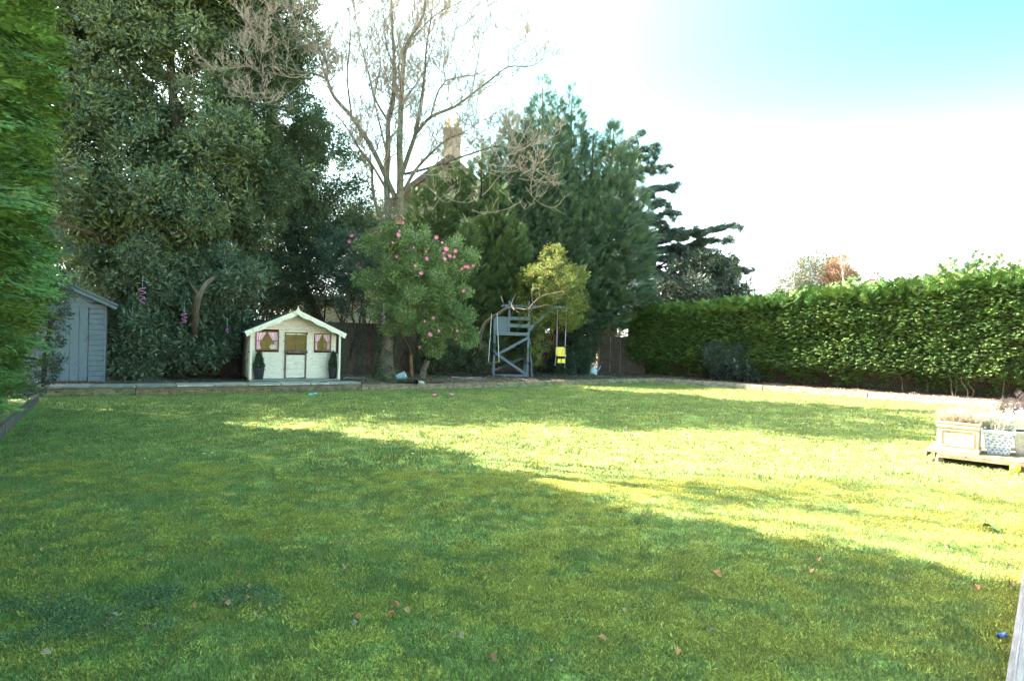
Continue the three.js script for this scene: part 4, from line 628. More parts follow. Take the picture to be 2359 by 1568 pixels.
// cedar with layered branches
{
  const d = 27, foot = P(at(1405, 830, d).x, d, .1), t = thing('cedar_tree', 'dark cedar with flat layered branches reaching over the clipped hedge', 'tree', foot), parts = [], S = new Swarm(), S2 = new Swarm(), r_ = p => p.clone().sub(foot);
  const tr = [V3(0, 0, 0), r_(at(1410, 720, d)), r_(at(1424, 640, d)), r_(at(1440, 560, d)), r_(at(1440, 420, d)), r_(at(1470, 330, d + .5))]; parts.push(sweep(tr, taper(.3, .04), 9, 4));
  const tuft = needleTuft(40, .19, .008, .5);
  const plates = [[1450, 350, 1522, 333, .28], [1440, 395, 1538, 385, .35], [1440, 445, 1556, 428, .4], [1440, 500, 1560, 490, .45], [1450, 565, 1698, 518, .62], [1470, 585, 1684, 548, .55], [1470, 605, 1612, 588, .6], [1560, 605, 1722, 624, .6], [1380, 480, 1455, 470, .5], [1400, 560, 1500, 555, .6], [1390, 600, 1500, 615, .6], [1430, 340, 1480, 300, .3], [1480, 620, 1560, 640, .5], [1440, 520, 1540, 512, .45], [1360, 420, 1470, 410, .5], [1380, 360, 1490, 365, .4], [1440, 470, 1530, 462, .45], [1460, 540, 1600, 535, .55], [1500, 570, 1640, 575, .6], [1440, 370, 1510, 362, .3], [1380, 530, 1470, 535, .6], [1580, 590, 1690, 600, .5]];
  for (const [x0, y0, x1, y1, wd] of plates) {
    const z0 = rr(-.8, .8), a = at(x0, y0, d + z0), b = at(x1, y1, d + z0 + rr(-1, 1)), ax = b.clone().sub(a), Ln = ax.length(), side = V3().crossVectors(ax, V3(0, 1, 0)).normalize(); const anchor = tr.reduce((m, p) => Math.abs(p.y - r_(a).y + .5) < Math.abs(m.y - r_(a).y + .5) ? p : m);
    parts.push(limb(anchor, r_(a), .06, .045, .08)); parts.push(limb(r_(a), r_(b), .045, .008, .04));
    const ribs = []; for (let i = 0; i < Ln * 5; i++) { const u = (i + rnd()) / (Ln * 5), sg = i % 2 ? 1 : -1, l = wd * (1.25 - u * .95) * rr(.7, 1.6), q0 = a.clone().lerp(b, u), q1 = q0.clone().addScaledVector(side, sg * l).addScaledVector(ax.clone().normalize(), l * .6); q1.y += rr(-.28, .12); ribs.push([q0, q1]); parts.push(limb(r_(q0), r_(q1), .018, .006, .1, 3, 4)); }
    for (const [q0, q1] of ribs) { const m = Math.round(q0.distanceTo(q1) * 48); for (let i = 0; i < m; i++) { const p = q0.clone().lerp(q1, rr(.05, 1.08)).add(V3(rr(-.12, .12), rr(-.09, .09), rr(-.12, .12))); S.add(r_(p), level(q1.clone().sub(q0).normalize().add(randDir().multiplyScalar(.6)), rr(-.6, .6)), rr(.7, 1.25), tint(lin(.06, .09, .078), .35, lin(.12, .15, .10))); } }
    for (let i = 0; i < Ln * 22; i++) { const u = Math.pow(rnd(), .8), w = rr(-.12, .12), p = a.clone().lerp(b, u).addScaledVector(side, w); p.y += Math.abs(w) * -.12 + rr(-.09, .10) + fbm(p.x, p.z, y0) * .14; if (noise(p.x * 1.6, p.z * 1.6, y0) < -.5) continue; const f = ax.clone().normalize().multiplyScalar(.7).addScaledVector(side, w / wd * .6).add(randDir().multiplyScalar(.35)); f.y = f.y * .4 + .08; S.add(r_(p), level(f, rr(-.5, .5)), rr(.7, 1.2), tint(lin(.06, .09, .078), .35, lin(.12, .15, .10))); }
  }
  for (const [x0, y0, x1, y1] of [[1424, 640, 1500, 640], [1418, 680, 1490, 715], [1420, 665, 1455, 668], [1424, 650, 1470, 636], [1430, 620, 1385, 600]]) parts.push(limb(r_(at(x0, y0, d)), r_(at(x1, y1, d + rr(-.4, .4))), .07, .03, .1));
  mesh('trunk', mergeGeometries(parts), M.darkBark, t); S.build('crown', tuft, L.needle, t);
  const f3 = P(at(1390, 830, 25).x, 25, .1), t3 = thing('pine_tree', 'reddish bare conifer trunk standing beside the corner fence panel', 'tree', f3); const q = p => p.clone().sub(f3); mesh('trunk', sweep([V3(0, 0, 0), q(at(1389, 700, 25)), q(at(1392, 600, 25)), q(at(1400, 420, 25))], taper(.26, .12), 10, 4), M.redBark, t3);
  crown(t3, [[at(1375, 560, 25), .9], [at(1400, 480, 25), 1.0], [at(1385, 690, 25.2), .45], [at(1380, 630, 25), .5]], 260, { base: lin(.035, .06, .026), alt: lin(.09, .10, .04), spread: .4, size: 1.1, gap: -.25, gs: 1 }, smallLeaf, L.soft);
}
// shrubs and trees beyond the clipped hedge
bush('dark shiny leaved tree rising behind the shaded end of the clipped hedge', P(8.2, 26, 0), [[at(1560, 680, 26), 1.3], [at(1620, 670, 26.5), 1.3], [at(1520, 705, 25.5), .9], [at(1590, 640, 26.5), 1.0], [at(1660, 700, 26.5), 1.2]], 60, { clump: { n: 9, r: .5, per: 150 }, base: lin(.030, .05, .028), alt: lin(.11, .12, .06), spread: .5, size: 1.25, gap: -.25, gs: 1, bark: M.darkBark }, broad, L.glossy, 'tree', 'evergreen_tree');
conifer('conifer_tree', 'small soft conifer behind the hedge below the cedar branch tips', P(at(1690, 800, 27).x, 27, 0), [[at(1682, 590, 27), .8, 1.25, 1300], [at(1720, 640, 27), .8, 1.0, 800], [at(1650, 640, 27.5), .8, 1.1, 800], [at(1745, 680, 27), .8, .7, 500]], { base: lin(.045, .075, .04), alt: lin(.15, .16, .06), gap: -.5, group: 'conifers along the back' });
bush('sunlit yellowish shrub in the gap below the bare cedar limbs', P(6, 29, 0), [[at(1465, 700, 29), .7], [at(1495, 690, 29), .8], [at(1445, 715, 29), .5], [at(1520, 670, 29.5), .8], [at(1470, 770, 26), .7], [at(1440, 785, 25.5), .5], [at(1510, 780, 26), .7]], 240, { base: lin(.09, .10, .035), alt: lin(.20, .17, .07), spread: .5, size: 1, gap: -.1, gs: 1.2 }, smallLeaf, L.soft);
{
  const d = 38, c = lin(.085, .095, .06);
  bush('rounded grey green tree with an uneven top beyond the sunlit hedge', P(at(1850, 800, d).x, d, 0), [[at(1850, 650, d), 1.6], [at(1880, 620, d), 1.3], [at(1825, 680, d), 1.3], [at(1905, 650, d), 1.4], [at(1880, 690, d), 1.6], [at(1945, 670, d), 1.1]], 150, { base: c, alt: lin(.17, .16, .10), spread: .35, size: 1.5, gap: -.3, gs: .8 }, smallLeaf, L.soft, 'tree', 'rounded_tree');
  bush('russet brown beech clump beyond the sunlit hedge', P(at(1935, 800, 37).x, 37, 0), [[at(1930, 622, 37), .85], [at(1945, 605, 37), .55], [at(1915, 640, 37), .7], [at(1948, 640, 37), .6]], 230, { base: lin(.30, .15, .09), alt: lin(.36, .22, .14), spread: .25, size: 1.2, gap: -.3, gs: 1 }, smallLeaf, L.dry, 'tree', 'beech_clump');
  bush('dark plum coloured tree beyond the sunlit hedge', P(at(2015, 800, 40).x, 40, 0), [[at(2012, 645, 40), .7], [at(2005, 670, 40), .8], [at(2030, 665, 40), .7]], 200, { base: lin(.11, .07, .065), alt: lin(.16, .11, .09), spread: .3, size: 1.3, gap: -.25, gs: 1 }, smallLeaf, L.dry, 'tree', 'plum_tree');
  const bf = P(at(1942, 800, 36).x, 36, 0), bt = thing('birch_tree', 'thin pale birch trunk standing before the russet clump', 'tree', bf), gg = [sweep([V3(0, 0, 0), at(1944, 650, 36).sub(bf), at(1938, 590, 36).sub(bf), at(1934, 545, 36).sub(bf)], taper(.07, .012), 7, 4)]; for (let i = 0; i < 40; i++) { const p = at(1940 + rr(-3, 3), rr(560, 640), 36).sub(bf); gg.push(limb(p, p.clone().add(V3(rr(-1, 1.2), rr(.2, .9), rr(-.6, .6))), .014, .004, .15, 3, 3)); } mesh('trunk', mergeGeometries(gg), std(lin(.6, .55, .5), .8, barkTex), bt);
}

// ------------------------------------------------------------------ right hedge
{
  const start = corner.clone().addScaledVector(W2, .95), t = thing('conifer_hedge', 'long clipped conifer hedge behind the plank edging, its longer part in sun', 'hedge', start.clone()), inv = start.clone().negate();
  const S = sprayB.map(() => new Swarm()), lau = new Swarm(), n = W2.clone().negate();
  const top = s => 2.34 + sstep(0, 3.6, s) * .22 + sstep(3.3, 4.4, s) * .12 + sstep(4, 10, s) * .42 + noise(s * .8, 5, 5) * .06 - sstep(-1, -2.2, s) * .5;
  const bulge = (s, y) => fbm(s * .6, y * .7, 21) * .16 + fbm(s * 2, y * 2, 25) * .08 - sstep(.75, .15, y) * .4 - sstep(top(s) - .4, top(s), y) * .14;
  const put = (p, f, k) => { const q = fbm(p.x * .8, p.y * .9, p.z * .8); S[(rnd() * S.length) | 0].add(p.add(inv), level(f, rr(-.6, .6)), k * rr(.65, 1.2), tint(lin(.088, .155, .042), .35, q > 0 ? lin(.16, .20, .055) : lin(.06, .115, .036))); };
  for (let i = 0; i < 36000; i++) { const s = rr(-2.2, 12.5), y = lerp(.12, top(s), Math.pow(rnd(), .9)); if (y < .42 && noise(s * 1.1, y, 31) > -.05) continue; const o = bulge(s, y) - Math.pow(rnd(), 2) * .4; put(start.clone().addScaledVector(U2, s).addScaledVector(n, o).setY(y + .1), n.clone().add(V3(rr(-.5, .5), rr(-.05, .6), rr(-.5, .5))), .5); }
  for (let i = 0; i < 6000; i++) { const s = rr(-2.2, 12.5); put(start.clone().addScaledVector(U2, s).addScaledVector(n, .12 - rnd() * 1.3).setY(top(s) + .08 + rr(-.28, .08)), V3(rr(-.7, .7), .7, rr(-.7, .7)), 1); }
  for (let k = 0; k < 90; k++) { const s = rr(3.9, 12.5), b = rr(.25, 1.3), h = (rr(.15, .6) + sstep(5.5, 9.5, s) * .5) * (b > .5 ? 1 : .5), x = start.clone().addScaledVector(U2, s).addScaledVector(n, -b); for (let i = 0; i < 26; i++) { const u = rnd(), a = rr(0, 6.28), r = (1 - u) * .35; put(x.clone().add(V3(Math.cos(a) * r, 0, Math.sin(a) * r)).setY(top(s) + u * h), V3(Math.cos(a), 1.2, Math.sin(a)), .9 * lerp(1, .6, u)); } }
  S.forEach((w, i) => w.build('foliage', sprayB[i], L.needle, t));
  for (let i = 0; i < 380; i++) { const s = 1.9 + rr(-.8, .8) * (1 - rnd() * .4), y = rr(.2, 1.3); lau.add(start.clone().addScaledVector(U2, s + (1.2 - y) * .2).addScaledVector(n, bulge(s, y) + rr(-.05, .14)).setY(y).add(inv), facing(n.clone().add(randDir().multiplyScalar(.8))), rr(.6, .9), tint(lin(.022, .048, .034), .35)); } const lm = lau.build('laurel_patch', broad[0], L.glossy, t); lm.userData.label = 'dark bluish laurel growing out of the hedge face';
  const core = []; for (let s = -2; s < 12.5; s += .5) { const h = top(s) - .15, g = new THREE.BoxGeometry(.52, h, .7); g.translate(0, .14 + h / 2, 0); g.rotateY(Math.atan2(-U2.z, U2.x)); const p = start.clone().addScaledVector(U2, s + .25).addScaledVector(n, -.95).add(inv); g.translate(p.x, 0, p.z); core.push(g); } mesh('inner_growth', mergeGeometries(core), std(lin(.12, .09, .06), 1, barkTex), t);
  const st = []; for (let i = 0; i < 26; i++) { const s = rr(-1.8, 12.3), p = start.clone().addScaledVector(U2, s).addScaledVector(n, rr(-.45, -.1)).add(inv); p.y = .1; st.push(limb(p, p.clone().add(V3(rr(-.2, .2), rr(.4, .7), rr(-.1, .1))), rr(.01, .025), .008, .2, 3, 5)); } mesh('stems', mergeGeometries(st), M.bark, t).userData.kind = 'stuff';
}
// pale twiggy trees beyond the sunlit hedge
function twiggy(label, foot, spots, mat, name = 'twiggy_tree') {
  const t = thing(name, label, 'tree', foot), g = []; const go = (p, v, len, r, lev) => { const q = p.clone().addScaledVector(v, len); g.push(limb(p, q, r, r * .5, .15, 3, lev > 1 ? 3 : 4)); if (lev < 3) for (let i = 0; i < 4; i++) go(p.clone().lerp(q, rr(.4, 1)), v.clone().add(randDir().multiplyScalar(.8)).normalize(), len * rr(.4, .65), Math.max(.006, r * .5), lev + 1); };
  for (const c of spots) { const q = c.clone().sub(foot); g.push(limb(V3(0, 0, 0), q, .09, .04, .1)); for (let i = 0; i < 5; i++) go(q, V3(rr(-.8, .8), .8, rr(-.8, .8)).normalize(), rr(.7, 1.1), .028, 0); } mesh('branches', mergeGeometries(g), mat, t); return t;
}
twiggy('pale leafless tree catching the sun above the clipped hedge', P(at(2120, 800, 30).x, 30, 0), [[2085, 650], [2110, 640], [2140, 645], [2165, 640]].map(([x, y]) => at(x, y, 30)), std(lin(.52, .42, .30), .9));
twiggy('reddish leafless tree above the clipped hedge beside the planters', P(at(2310, 800, 31).x, 31, 0), [[2270, 640], [2300, 625], [2330, 615], [2350, 600]].map(([x, y]) => at(x, y, 31)), std(lin(.46, .33, .27), .9));

twiggy('unseen leafless tree out of view beyond the tall conifer hedge, dappling the sunlit lawn', P(-10.5, 11, 0), [[-9, 10.4, 11.5], [-10.5, 11, 12.5], [-9.5, 11.5, 13], [-11, 10.2, 12], [-8.6, 9.8, 12.2], [-9.8, 9.6, 13.2]].map(([x, d, y]) => P(x, d, y)), M.greyBark, 'unseen_leafless_tree');  // stands out of view; its twigs dapple the sunlit part of the lawn

// ------------------------------------------------------------------ wooden deck, right
{
  const t = thing('wooden_deck', 'low timber deck with grooved boards reaching out under the planters', 'deck', deckCorner.clone()), inv = deckCorner.clone().negate(), A = V3(.76, 0, .65), B = V3(.65, 0, -.76), TH = .15;
  const pt = (a, b, y) => deckCorner.clone().addScaledVector(A, a).addScaledVector(B, b).setY(y).add(inv);
  for (let i = 0; i < 14; i++) mesh('deck_board', groovedBar(pt(0, .07 + i * .146, TH - .014), pt(6, .07 + i * .146, TH - .014), .028, .14, 6, .004, V3(0, 1, 0)), wood(.42 * rr(.88, 1.08), .30 * rr(.92, 1.06), .19 * rr(.9, 1.05)), t);
  // main deck beside the lawn
  const aa = deckA.clone(); const off = aa.clone().sub(deckCorner), a0 = off.dot(A);
  for (let i = 0; i < 16; i++) { const p = deckA.clone().addScaledVector(deckDir, -4).addScaledVector(A, .07 + i * .146).setY(TH - .014).add(inv), q = deckA.clone().addScaledVector(deckDir, 6.12).addScaledVector(A, .07 + i * .146).setY(TH - .014).add(inv); mesh('deck_board', groovedBar(p, q, .028, .14, 6, .004, V3(0, 1, 0)), wood(.44 * rr(.94, 1.05), .38, .41, woodTex), t); }
  { const p = deckA.clone().addScaledVector(deckDir, -4).addScaledVector(A, -.012).setY(.06).add(inv), q = deckA.clone().addScaledVector(deckDir, 6.1).addScaledVector(A, -.012).setY(.06).add(inv); mesh('fascia', bar(p, q, .022, .12), M.greyDeck, t); }
  mesh('fascia', bar(pt(.12, -.01, .10), pt(1.05, -.01, .10), .03, .055), M.deckWood, t); mesh('fascia', bar(pt(-.012, 0, .10), pt(-.012, 2.05, .10), .022, .09), M.deckWood, t);
  for (const a of [.12, .9]) mesh('post', bxAt(.07, .12, .07, pt(a, .04, 0).x, .06, pt(a, .04, 0).z), M.rawWood, t);
  const C = (a, b) => deckCorner.clone().addScaledVector(A, a).addScaledVector(B, b).setY(TH), ang = Math.atan2(-A.z, A.x);
  // terracotta planter
  const p1 = onPlane(2155, 1037, TH), p2 = onPlane(2256, 1047, TH), mid = p1.clone().add(p2).multiplyScalar(.5), w = p1.distanceTo(p2), dp = .34, h = .345;
  const tp = thing('terracotta_planter', 'large terracotta window box planter full of dry lavender stems', 'planter', mid.clone().addScaledVector(B, dp / 2 + .0), ang);
  const body = []; body.push(bxAt(w, .05, dp, 0, .025, 0, .006), bxAt(w - .02, h - .1, dp - .02, 0, .05 + (h - .1) / 2, 0, .006), bxAt(w + .004, .03, dp + .004, 0, h - .045, 0, .006), bxAt(w - .012, .02, dp - .012, 0, h - .02, 0, .003)); mesh('body', mergeGeometries(body), M.terracotta, tp);
  { const r = []; const y0 = .075, y1 = h - .09, x0 = -w / 2 + .055, x1 = w / 2 - .055, z0 = dp / 2 - .008; r.push(bxAt(x1 - x0, .012, .016, 0, y1, z0, .003), bxAt(x1 - x0, .012, .016, 0, y0, z0, .003), bxAt(.012, y1 - y0 - .012, .016, x0, (y0 + y1) / 2, z0, .003), bxAt(.012, y1 - y0 - .012, .016, x1, (y0 + y1) / 2, z0, .003)); mesh('panel_moulding', mergeGeometries(r), M.terracotta, tp); mesh('rim', mergeGeometries([bxAt(w + .012, .022, .03, 0, h, dp / 2 - .012), bxAt(w + .012, .022, .03, 0, h, -dp / 2 + .012), bxAt(.03, .022, dp - .054, -w / 2 + .009, h, 0), bxAt(.03, .022, dp - .054, w / 2 - .009, h, 0)]), M.terracotta, tp); mesh('soil', bxAt(w - .06, .02, dp - .06, 0, h - .008, 0), M.soil, tp); }
  const dryStem = (() => { const T = new Tris(); for (let i = 0; i < 9; i++) { const d0 = V3(rr(-.45, .45), 1, rr(-.45, .45)).normalize(), s = perp(d0), l = rr(.10, .24), o = V3(rr(-.03, .03), 0, rr(-.03, .03)), k = rr(.75, 1.2), tp0 = o.clone().addScaledVector(d0, l); T.tri(o.clone().addScaledVector(s, .0035), tp0, o.clone().addScaledVector(s, -.0035), [k, k, k]); for (let j = 0; j < 7; j++) { const b = o.clone().addScaledVector(d0, l * rr(.25, 1)), dd = d0.clone().add(randDir().multiplyScalar(.7)).normalize(); leaf(T, b, dd, perp(dd), rr(.018, .05), .006, [k, k, k * .95]); } } return T.geo(); })();
  { const S = new Swarm(); for (let i = 0; i < 90; i++) { const x = rr(-.42, .42) * w, z = rr(-.4, .4) * dp; S.add(V3(x, h, z), new THREE.Quaternion().setFromEuler(new THREE.Euler(z * .9 + rr(-.2, .2), rr(0, 6.28), -x * 1.6 + rr(-.3, .3), 'ZXY')), rr(.65, 1.0) * (1.0 - Math.abs(x / w) * .7), tint(lin(.40, .32, .24), .25, lin(.26, .21, .14))); } S.build('dry_stems', dryStem, L.dry, tp); }
  // patterned pot
  const patt = tex(256, 256, (u, v) => { let d = 0; for (const [cu, cv, s] of [[.2, .2, 1], [.7, .15, .8], [.45, .5, 1.2], [.9, .55, .9], [.15, .75, .9], [.65, .82, 1.1]]) { const x = ((u - cu + 1.5) % 1 - .5) / s, y = ((v - cv + 1.5) % 1 - .5) / s, a = Math.atan2(y, x), r = Math.hypot(x, y); if (r < .10 + .06 * Math.cos(a * 5 + cu * 20) && r > .035) d = 1; if (Math.abs(y - .4 * x * Math.sin(cu * 40)) < .012 && Math.abs(x) < .2) d = Math.max(d, .8); } const n = .9 + (rnd() - .5) * .1; return [lerp(.82, .22, d) * n, lerp(.82, .22, d) * n, lerp(.84, .40, d) * n]; });
  const taperBox = (w0, w1, d0, d1, hh, mat, par, name) => { const g = bx(1, 1, 1, .02), p = g.attributes.position, uv = g.attributes.uv; for (let i = 0; i < p.count; i++) { const v = p.getY(i) + .5; p.setXYZ(i, p.getX(i) * lerp(w0, w1, v), v * hh, p.getZ(i) * lerp(d0, d1, v)); uv.setXY(i, uv.getX(i) * 2.6, uv.getY(i) * 2.6); } g.computeVertexNormals(); return mesh(name, g, mat, par); };
  const q0 = onPlane(2330, 1048, TH), pot = thing('patterned_pot', 'square tapering pot with a blue floral pattern beside the terracotta planter', 'pot', onPlane(2299, 1047, TH).addScaledVector(B, .12), ang + .03);
  taperBox(.21, .29, .2, .28, .25, std(lin(1, 1, 1), .35, patt), pot, 'body'); mesh('rim', mergeGeometries([bxAt(.32, .04, .03, 0, .265, .14), bxAt(.32, .04, .03, 0, .265, -.14), bxAt(.03, .04, .25, -.145, .265, 0), bxAt(.03, .04, .25, .145, .265, 0)]), std(lin(.36, .42, .44), .4), pot); mesh('soil', bxAt(.26, .02, .26, 0, .262, 0), M.soil, pot);
  { const S = new Swarm(); for (let i = 0; i < 34; i++) { const x = rr(-.11, .11), z = rr(-.11, .11); S.add(V3(x, .265, z), new THREE.Quaternion().setFromEuler(new THREE.Euler(z * 2.5 + rr(-.25, .25), rr(0, 6.28), -x * 2.5 + rr(-.3, .3), 'ZXY')), rr(.8, 1.25), tint(lin(.34, .33, .28), .25, lin(.17, .19, .10))); } S.build('dry_stems', dryStem, L.dry, pot); const bl = new Swarm(); for (let i = 0; i < 26; i++) bl.add(V3(rr(-.2, .24), rr(.42, .53), rr(-.16, .16)), facing(randDir()), rr(.22, .34), tint(lin(.5, .46, .52), .12)); bl.build('pale_blooms', smallLeaf[1], L.dry, pot); }
  // blue pot behind
  const bp = thing('blue_pot', 'pale blue glazed pot behind the patterned pot', 'pot', onPlane(2268, 1036, TH).addScaledVector(B, .26)); const pf = [[0, 0], [.10, 0], [.115, .02], [.15, .19], [.16, .20], [.16, .25], [.145, .25], [.14, .2], [0, .2]].map(([x, y]) => new THREE.Vector2(x, y)); mesh('body', new THREE.LatheGeometry(pf, 28), std(lin(.22, .33, .40), .3), bp); mesh('soil', new THREE.CircleGeometry(.142, 20).rotateX(-Math.PI / 2).translate(0, .205, 0), M.soil, bp);
  { const S = new Swarm(); for (let i = 0; i < 16; i++) S.add(V3(rr(-.08, .08), .2, rr(-.08, .08)), new THREE.Quaternion().setFromEuler(new THREE.Euler(rr(-.6, .6), rr(0, 6), rr(-.6, .6))), rr(.8, 1.4), tint(lin(.30, .30, .10), .3)); S.build('dry_stems', dryStem, L.dry, bp); }
  // galvanised trough at the frame's edge
  const gb = thing('metal_trough', 'shiny galvanised metal trough planter next to the patterned pot', 'planter', onPlane(2338, 1049, TH).addScaledVector(B, .16).addScaledVector(A, .20), ang); taperBox(.38, .44, .22, .26, .27, std(lin(.62, .60, .64), .3, stoneTex, { metalness: .7 }), gb, 'body'); mesh('rim', bxAt(.46, .015, .28, 0, .272, 0, .006), std(lin(.6, .58, .62), .3, null, { metalness: .7 }), gb); mesh('soil', bxAt(.4, .01, .22, 0, .283, 0), M.soil, gb);
  // stone trough further back
  const st = thing('stone_trough', 'rough buff stone trough standing behind the metal trough', 'planter', onPlane(2340, 1005, TH).addScaledVector(B, .25), ang + .1); mesh('body', (() => { const g = bx(.62, .3, .3, .03), p = g.attributes.position; for (let i = 0; i < p.count; i++) p.setXYZ(i, p.getX(i) + noise(p.getX(i) * 9, p.getY(i) * 9, 1) * .012, p.getY(i) + .15, p.getZ(i) + noise(p.getY(i) * 9, p.getX(i) * 9, 5) * .012); return g; })(), std(lin(.45, .38, .27), .95, stoneTex, { bumpMap: stoneTex, bumpScale: .006 }), st); mesh('soil', bxAt(.54, .02, .22, 0, .298, 0), M.soil, st);
  // dark heather bush behind
  const hf = onPlane(2340, 985, 0); bush('dark purple brown heather bush behind the stone trough', hf, [[hf.clone().add(V3(0, .28, 0)), .34], [hf.clone().add(V3(.35, .3, .1)), .38], [hf.clone().add(V3(-.15, .18, .05)), .24]], 1500, { base: lin(.050, .028, .035), alt: lin(.09, .06, .05), spread: .4, size: .5, gap: -.6, gs: 2 }, [dryStem], L.dry, 'bush', 'heather_bush');
  // ball under the deck
  const bc = onPlane(2335, 1100, 0); const ball = mesh('play_ball', new THREE.SphereGeometry(.052, 24, 16), M.yellowBall); ball.position.copy(bc).add(V3(0, .05, 0)).addScaledVector(B, .36); ball.position.y = .05; ball.scale.set(1, .97, 1); tag(ball, 'small yellow ball lying under the front of the deck', 'ball');
  // weeds along the deck
  const S = new Swarm(); for (let i = 0; i < 90; i++) { const p = C(rr(.15, 1.4), rr(-.16, .02)).setY(0); S.add(p, facing(V3(rr(-.5, .5), 1, rr(-.5, .5))), rr(.12, .28), tint(lin(.07, .11, .03), .4, lin(.26, .18, .09))); } tag(S.build('deck_weeds', broad[0], L.soft), 'small weeds and dead leaves along the foot of the deck', 'weeds', null, 'stuff');
}

// ------------------------------------------------------------------ flowers, ribbons and litter in the bed
{
  const f = onPlane(447, 868, .16), t = thing('daffodil_clump', 'clump of yellow daffodils growing in the bed by the paving', 'flowers', f), T = new Tris();
  for (let i = 0; i < 110; i++) { const o = V3(rr(-.28, .22), 0, rr(-.14, .14)), d = V3(rr(-.45, .45) + o.x * .9, 1, rr(-.3, .3)).normalize(), k = rr(.7, 1.3); leaf(T, o, d, perp(d), rr(.16, .3), .014, [.07 * k, .13 * k, .028 * k]); } const lv = mesh('leaves', T.geo(), L.soft, t); lv.userData.kind = 'stuff';
  const fg = (() => { const F2 = new Tris(); for (let i = 0; i < 6; i++) { const a = i / 6 * 6.283, c = V3(Math.cos(a), Math.sin(a), .1); leaf(F2, V3(0, 0, 0), c.normalize(), V3(-Math.sin(a), Math.cos(a), 0), .042, .026, [.85, .62, .02]); } for (let i = 0; i < 8; i++) { const a = i / 8 * 6.283, b = (i + 1) / 8 * 6.283; F2.tri(V3(0, 0, 0), V3(Math.cos(a) * .015, Math.sin(a) * .015, .032), V3(Math.cos(b) * .015, Math.sin(b) * .015, .032), [.85, .45, .01]); } return F2.geo(); })();
  for (let i = 0; i < 15; i++) { const m = mesh('flower', fg, L.dry, t); m.position.set(rr(-.32, .3), rr(.20, .31), rr(-.12, .16)); m.quaternion.copy(facing(V3(rr(-.7, .7), rr(-.2, .5), 1))); }
  const t2 = onPlane(487, 868, .16), c = t.clone(true); const keep = c.children.filter(m => m.name === 'flower').slice(3); keep.forEach(m => c.remove(m)); c.name = numbered('daffodil_clump'); c.userData = { ...t.userData, label: 'tiny daffodil clump with three yellow blooms close to the playhouse' }; c.position.copy(t2); c.scale.setScalar(.45); scene.add(c);
}
function spiral(label, p, hgt, r, turns) { const t = thing('foil_spiral', label, 'ornament', p, 0, 'pink spirals hung in the shrubs'), pts = []; for (let i = 0; i <= turns * 10; i++) { const u = i / (turns * 10), a = u * turns * 6.283; pts.push(V3(Math.cos(a) * r * (1 - .3 * u), -u * hgt, Math.sin(a) * r * (1 - .3 * u))); } mesh('ribbon', sweep(pts, () => .007, 4, 1), M.foil, t); mesh('hanger', rope(V3(0, 0, 0), V3(0, .25, 0), .003), M.rope, t); }
spiral('longest pink foil spiral hanging in the laurel by the shed', at(327, 662, 14.3), .36, .075, 3);
spiral('short purple pink spiral hanging below the bare tan trunk', at(423, 722, 14.7), .22, .07, 2.5);
spiral('small pink spiral dangling near the playhouse wall', at(522, 757, 15.2), .12, .05, 1.5);
spiral('thin pink spiral hanging beside the ivy clad trunk', at(883, 718, 16.6), .32, .05, 2.5);
